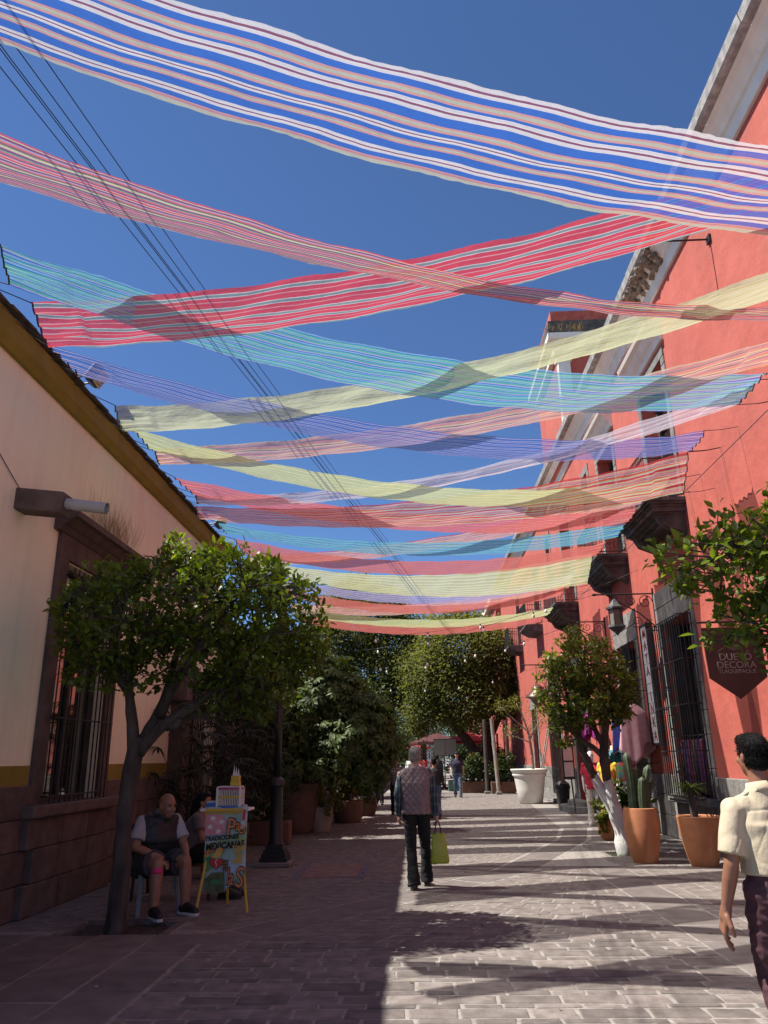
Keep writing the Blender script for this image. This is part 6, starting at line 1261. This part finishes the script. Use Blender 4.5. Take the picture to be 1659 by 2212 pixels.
for s_ in (-1,1): link('epaulette', MB().rbox((s_*.13-.01,-.02,1.392), (.10,.045,.012), Matrix.Rotation(s_*.5,3,'Y'), bev=.003).mesh('epaulette'), c_tan, kp)
MATS['black_strand'].node_tree.nodes['Principled BSDF'].inputs['Specular IOR Level'].default_value = .1
# seated man: local +Y is where he faces
SR = math.atan2(-.70,.71)-math.pi/2
J = dict(pel=V3(0,-.08,.55), che=V3(0,.07,.85), neck=V3(0,.19,1.03), head=V3(0,.275,1.135), shL=V3(-.19,.13,.96), shR=V3(.21,.11,.96), elL=V3(-.24,.28,.70), elR=V3(.31,.18,.71), wrL=V3(-.20,.42,.60), wrR=V3(.10,.38,.60),
         hiL=V3(-.12,-.03,.52), hiR=V3(.12,-.03,.52), knL=V3(-.19,.42,.535), knR=V3(.15,.42,.54), anL=V3(-.21,.44,.09), anR=V3(.17,.44,.09), toL=V3(-.25,.63,.035), toR=V3(.19,.64,.035))
c_navy = mat('navy_puffer', (0.006,0.009,0.012), (0.011,0.015,0.019), .5, 6, bump=.2, bscale=30); c_gtee = mat('pale_grey_tee', (0.34,0.34,0.37), (0.40,0.40,0.43), .9, 6, bump=.1, bscale=80); c_short = mat('charcoal_shorts', (0.035,0.035,0.042), (0.05,0.05,0.056), .9, 6)
S1t = mat('tattooed_tan_skin', (0.26,0.125,0.078), (0.30,0.15,0.095), .5, 12)
t = person((-3.12,9.5,0), SR, 'bald man in grey tee, dark padded vest and shorts sitting on the plastic chair', J, dict(skin=S1t, lip=LIP, top=c_gtee, sleeve=.75, vest=c_navy, vdisp=lambda co, n: .012*abs(math.sin(co.z*26))+.004*noise.noise(co*14), vhem=.0, legs=c_short, legname='shorts', short=.85, rise=.12, shoe=c_shoe, sole=c_sole, vgx=.045, w=1.2, fat=1.6, arm=1.2, slv=1.25, leg=1.3, hs=1.1, hrot=Matrix.Rotation(R(-12),3,'X') @ Matrix.Rotation(R(10),3,'Z'), hdL=V3(.2,.6,-.75), hdR=V3(-.3,.75,-.4), pnL=V3(.3,0,-1), pnR=V3(0,-.3,-1), curl=.7), vox=.008)
m_kt = mat('magenta_tape', (0.60,0.03,0.16), rough=.7); m_phone = mat('phone_black', (0.012,0.012,0.014), rough=.2)
link('knee_tape', MB().loft([V3(.155,.425,.50), V3(.158,.43,.445)], [.066,.065], [.07,.068], n=18).mesh('knee_tape', smooth=True), m_kt, t)
pw = Matrix.Translation(Vector((-3.12,9.5,0))) @ Matrix.Rotation(SR,4,'Z')
q = pw @ V3(.02,.48,.575); ph = thing('phone', q, 'dark phone in the seated man\'s hand', 'phone'); MB().rbox(q, (.15,.075,.012), Matrix.Rotation(.3,3,'Y'), bev=.004).build('case', m_phone, ph)
# seated woman on the bench, turned towards the stand
J = dict(pel=V3(0,-.05,.55), che=V3(0,-.02,.82), neck=V3(0,.02,.99), head=V3(0,.05,1.115), shL=V3(-.165,.0,.945), shR=V3(.165,.0,.945), elL=V3(-.21,.06,.70), elR=V3(.20,.08,.70), wrL=V3(-.10,.26,.80), wrR=V3(.10,.25,.74),
         hiL=V3(-.09,0,.52), hiR=V3(.09,0,.52), knL=V3(-.10,.42,.50), knR=V3(.10,.42,.50), anL=V3(-.10,.42,.09), anR=V3(.10,.38,.09), toL=V3(-.11,.60,.035), toR=V3(.11,.56,.035))
c_mauve = mat('grey_mauve_tee', (0.15,0.115,0.125), (0.19,0.15,0.16), .9, 8)
t = person((-2.83,10.34,0), R(-90)+R(6), 'dark-haired woman in mauve tee and glasses sitting on the bench', J, dict(skin=S1, hair=h_black, bun=True, top=c_mauve, sleeve=.6, legs=c_black, shoe=c_shoe, w=1.1, fat=1.2, hdL=V3(.3,.6,.5), hdR=V3(-.1,.7,-.2), curl=.8), vox=.009)
g_ = MB()
for s_ in (-1,1): g_.tube([J['head']+V3(s_*.033+.024*math.cos(a), .098, .012+.018*math.sin(a)) for a in np.linspace(0,6.283,13)], .0025, 5); g_.tube([J['head']+V3(s_*.057,.097,.015), J['head']+V3(s_*.082,-.01,.012)], .0025, 5)
link('glasses', g_.mesh('glasses'), m_frame, t)
e_ = MB()
for s_ in (-1,1): e_.sphere(J['head']+V3(s_*.085,-.012,-.055), (.008,.008,.018), 8, 6)
link('earrings', e_.mesh('earrings', smooth=True), m_wht, t)
pk = thing('plastic_bag', (-2.72,10.34,.56), 'crumpled clear blue plastic bag on the seated woman\'s lap', 'bag'); m_pbag = mat('blue_clear_plastic', (0.16,0.20,0.36), (0.45,0.48,0.56), .15, 9, spec=.8, contrast=(.4,.6))
bg_ = MB().sphere((-2.66,10.32,.66), (.10,.09,.11), 14, 10); remesh(bg_, 'bag', .012, m_pbag, pk, 1, lambda co, n: .03*noise.noise(co*13)).data.transform(Matrix.Translation(-Vector(pk.location)))
# man in navy polo walking towards us
def walk(h, s_=1): return pose(h, knL=(-.10*h/1.75,.14,.5*h/1.75), anL=(-.1,.22,.09), toL=(-.12,.41,.05), knR=(.10,.0,.5*h/1.75), anR=(.1,-.22,.12), toR=(.12,-.04,.04), wrL=(-.27,-.06,.88*h/1.75), wrR=(.26,.14,.9*h/1.75))
c_polo = mat('navy_polo', (0.012,0.016,0.035), (0.02,0.024,0.048), .9, 8)
t = person((1.63,34.7,0), R(180), 'man in navy polo, jeans and black cap walking to meet the vest man', walk(1.84), dict(skin=S3, top=c_polo, sleeve=.7, legs=c_jean, shoe=c_shoe, cap=c_black, w=1.1, fat=1.2), vox=.016)
link('chest_logo', MB().rbox((-.1,.155,1.42), (.07,.02,.06)).mesh('chest_logo'), m_rdp, t)
# strollers further on
c_jack = mat('black_jacket', (0.012,0.012,0.013), (0.022,0.021,0.022), .6, 8); c_wt = mat('white_tee', (0.6,0.6,0.6), rough=.9); c_pk = mat('pink_top', (0.5,0.28,0.30), rough=.9); c_rd = mat('red_tee', (0.55,0.06,0.05), rough=.9); c_gr = mat('grey_top', (0.18,0.18,0.2), rough=.9)
def stripes_mat():
    m = bpy.data.materials.new('striped_top'); m.use_nodes = True; nt = m.node_tree; p = nt.nodes['Principled BSDF']; tc = _n(nt,'ShaderNodeTexCoord'); w_ = _n(nt,'ShaderNodeTexWave', bands_direction='Z'); w_.inputs['Scale'].default_value = 7; nt.links.new(tc.outputs['Object'], w_.inputs[0]); r_ = _n(nt,'ShaderNodeValToRGB'); r_.color_ramp.interpolation = 'CONSTANT'; e = r_.color_ramp.elements; e[0].color = (.015,.015,.015,1); e[1].color = (.4,.38,.36,1); e[1].position = .6; nt.links.new(w_.outputs['Fac'], r_.inputs[0]); nt.links.new(r_.outputs[0], p.inputs['Base Color']); return m
c_str = stripes_mat()
crowd = [(.42,22.8,0,1.62,'person in black leather jacket walking ahead of the vest man',dict(top=c_jack,legs=c_jean,hair=h_black)),(-.72,24.5,180,1.62,'woman in striped top walking to meet the vest man',dict(top=c_str,legs=c_black,hair=h_black,longhair=True)),
 (-1.5,30,180,1.7,'person in black top and white cap beside the striped top woman',dict(top=c_jack,legs=c_black,cap=c_wt)),(.0,33,180,1.65,'person in pale pink top further down the street',dict(top=c_pk,legs=c_wt,hair=h_black)),(.85,38,0,1.75,'tall person in black clothes by the parasol',dict(top=c_jack,legs=c_black,hair=h_black)),
 (.35,58,0,1.7,'person in red tee far down the street',dict(top=c_rd,legs=c_jean,hair=h_black)),(-1.9,46,0,1.7,'person in grey top far off on the shaded side',dict(top=c_gr,legs=c_jean,hair=h_black)),(-.6,52,180,1.7,'person in white tee far down the street',dict(top=c_wt,legs=c_jean,hair=h_black)),(1.1,64,180,1.7,'person in pink top near the far parasol',dict(top=c_pk,legs=c_black,hair=h_black)),(-2.4,36,180,1.7,'person in dark clothes by the planting on the shaded side',dict(top=c_gr,legs=c_black,hair=h_black))]
for (x, y, a, h, lb, lk) in crowd:
    person((x,y,0), R(a), lb, walk(h), dict(skin=S1, shoe=c_shoe, face=False, **lk), vox=.02)
# ================================================================== SHOP MANNEQUINS AND HANGING CLOTHES
m_manq = mat('white_mannequin', (0.66,0.64,0.60), (0.7,0.68,0.64), .45, 3)
c_red = mat('red_blouse', (0.46,0.02,0.045), (0.55,0.03,0.06), .9, 10, bump=.2, bscale=70); c_yel = mat('yellow_dress', (0.66,0.36,0.02), (0.70,0.42,0.03), .9, 8); c_off = mat('off_white_trousers', (0.62,0.60,0.54), (0.68,0.66,0.60), .9, 8, bump=.2, bscale=30); c_emb = mat('embroidered_white', (0.6,0.6,0.6), (0.45,0.12,0.14), .9, 30, contrast=(.55,.6))
JM = pose(1.72, elL=(-.22,-.02,1.14), elR=(.22,-.02,1.14), wrL=(-.21,.06,.90), wrR=(.21,.06,.90))
t = person((4.22,19.9,0), R(160), 'white shop mannequin in red blouse and white trousers standing by the door', JM, dict(skin=m_manq, top=c_red, sleeve=.9, hem=-.1, legs=c_off, shoe=m_manq, flare=.1, face=False), vox=.014, cat='mannequin', name='mannequin')
t = person((4.45,19.2,0), R(150), 'white shop mannequin in a long yellow dress next to the red blouse', JM, dict(skin=m_manq, top=c_yel, sleeve=.6, shoe=m_manq, face=False), vox=.014, cat='mannequin', name='mannequin')
link('skirt', MB().loft([(0,0,1.0),(0,0,.8),(0,0,.45),(0,0,.2)], [.155,.19,.22,.25], [.12,.15,.18,.2], n=30).mesh('skirt', smooth=True), c_yel, t)
sw = thing('shawl', (4.33,19.5,.55), 'dark blue fringed shawl hanging between the mannequins', 'shawl'); c_bl = mat('blue_weave', (0.02,0.05,0.25), (0.10,0.20,0.45), .9, 18, stretch=(1,1,3), contrast=(.5,.55)); MB().loft([(4.33,19.5,.62),(4.33,19.5,.95),(4.36,19.5,1.25)], [.10,.085,.06], [.03,.04,.04], n=16).build('cloth', c_bl, sw, smooth=True)
def poncho(x, y, zt, h, rx, ry, m, label, k=5, seed=0, edge=None, name='poncho'):
    t = thing(name, (x,y,zt-h), label, 'poncho'); n = 60; rows = 16; v = []; rr = random.Random(seed); p1, p2 = rr.uniform(0,6), rr.uniform(0,6)
    for i in range(rows+1):
        u = i/rows; s_ = .16+.84*min(1, (u/.22)**.7) if u < .22 else 1.0; s_ *= (.86+.14*u)
        for j in range(n):
            a = 6.283*j/n; f = 1+u*(.20*math.cos(k*a+p1+u)+.11*math.cos((k+4)*a+p2)); hem = .16*math.cos(2*a+p1)*u+.07*math.cos(3*a+p2)*u
            v.append((x+rx*s_*f*math.cos(a), y+ry*s_*f*math.sin(a), zt-h*u*(1-hem)-.10*u*(abs(math.cos(a))**2)*0))
    mb = MB().add(v, [(i*n+j, i*n+(j+1) % n, (i+1)*n+(j+1) % n, (i+1)*n+j) for i in range(rows) for j in range(n)]); o = mb.build('cloth', m, t, smooth=True); o.modifiers.new('thick','SOLIDIFY').thickness = .008
    MB().lathe([(.05,-.02),(.045,.05),(.05,.12),(.052,.13),(.005,.135)], (x,y,zt), 14).build('bust_neck', m_manq, t, smooth=True)
    MB().tube([(x,y,zt+.1),(x,y,zt+.25),(RX-.02,y,zt+.30)], .009, 5).build('hanger_arm', m_iron, t)
    if edge: MB().tube([Vector(v[rows*n+j]) for j in list(range(n))+[0]], .012, 5).build('fringe_edge', edge, t)
    return t
c_rose = mat('dusty_rose_wool', (0.42,0.19,0.22), (0.48,0.24,0.26), .95, 10, bump=.15, bscale=90, sheen=.3); c_roy = mat('royal_blue_wool', (0.015,0.04,0.28), (0.03,0.06,0.36), .95, 8, sheen=.3); c_teal = mat('teal_floral_weave', (0.01,0.06,0.09), (0.05,0.28,0.34), .9, 26, contrast=(.5,.54)); c_multi = mat('bright_floral_embroidery', (0.55,0.05,0.08), (0.10,0.35,0.12), .9, 9, stain=(0.05,0.12,0.5), stain_scale=8, stain_amt=1, contrast=(.48,.52)); c_fr = mat('tan_fringe', (0.38,0.28,0.18), (0.2,0.12,0.08), .95, 60)
poncho(4.80,17.75,2.70,1.05,.30,.40,c_rose,'dusty rose wool poncho hanging on a bust by the door grille',5,3)
poncho(4.80,18.75,2.72,.98,.26,.36,c_roy,'royal blue poncho with fringed hem hanging next to the rose one',4,5,c_fr)
poncho(4.72,19.4,1.75,.62,.22,.3,c_teal,'teal patterned shawl hung low behind the blue poncho',6,8,name='shawl')
poncho(4.72,18.7,1.50,.45,.20,.24,c_multi,'bright floral embroidered blouse under the blue poncho',4,9,name='blouse')
poncho(4.74,18.1,1.14,.72,.20,.2,c_off,'white cotton skirt hung low below the rose poncho',7,4,name='skirt')
poncho(4.86,17.55,1.15,.55,.16,.2,c_emb,'pink embroidered skirt hung beside the white one',6,2,name='skirt')
c_mag = mat('magenta_weave', (0.35,0.01,0.20), (0.08,0.01,0.08), .9, 24, stretch=(1,1,2), contrast=(.5,.55))
poncho(4.7,21.9,2.75,.7,.18,.25,c_mag,'magenta patterned shawl hung high over the mannequins',5,6,name='shawl')
t = thing('straw_hat', (4.7,19.0,1.78), 'pale straw hat hung between the ponchos and the tree', 'hat'); c_straw = mat('straw', (0.45,0.36,0.24), (0.55,0.46,0.33), .9, 30); MB().lathe([(.17,0),(.165,.012),(.085,.015),(.08,.09),(.06,.11),(.005,.112)], (4.62,19.1,1.72), 20).build('hat', c_straw, t, smooth=True); MB().tube([(4.62,19.1,1.83),(5.2,19.1,1.95)], .006, 4).build('hook', m_iron, t)

# fallen leaves and crumbs of litter on the paving
n = 170; P = np.stack([rng.uniform(-4.2,4.8,n), rng.uniform(5.2,22,n), np.full(n,.006)],1); a = rng.uniform(0,6.283,n)
fl = leaves('fallen_leaves', P, np.stack([np.cos(a),np.sin(a),rng.normal(0,.08,n)],1), np.tile([[0,0,1.]],(n,1))+rng.normal(0,.25,(n,3)), rng.uniform(.02,.06,n), .012, rng.random(n), leafmat('dry_leaf',(0.12,0.08,0.03),(0.42,0.36,0.22),.1,.8), None)
tag(fl, 'scattered fallen leaves and crumbs on the paving', 'leaves', kind='stuff')
# thin cable along the cream wall
wc = thing('wall_cable', (LX+.01,7,4.9), 'thin dark cable drooping across the cream wall above the stone spout', 'cable')
MB().tube([(LX+.012,5.6,5.05),(LX+.014,6.5,5.02),(LX+.012,7.15,4.95),(LX+.014,7.5,4.86),(LX+.014,7.8,4.72),(LX+.016,8.06,4.60)], .005, 4).build('cable', m_cab, wc)
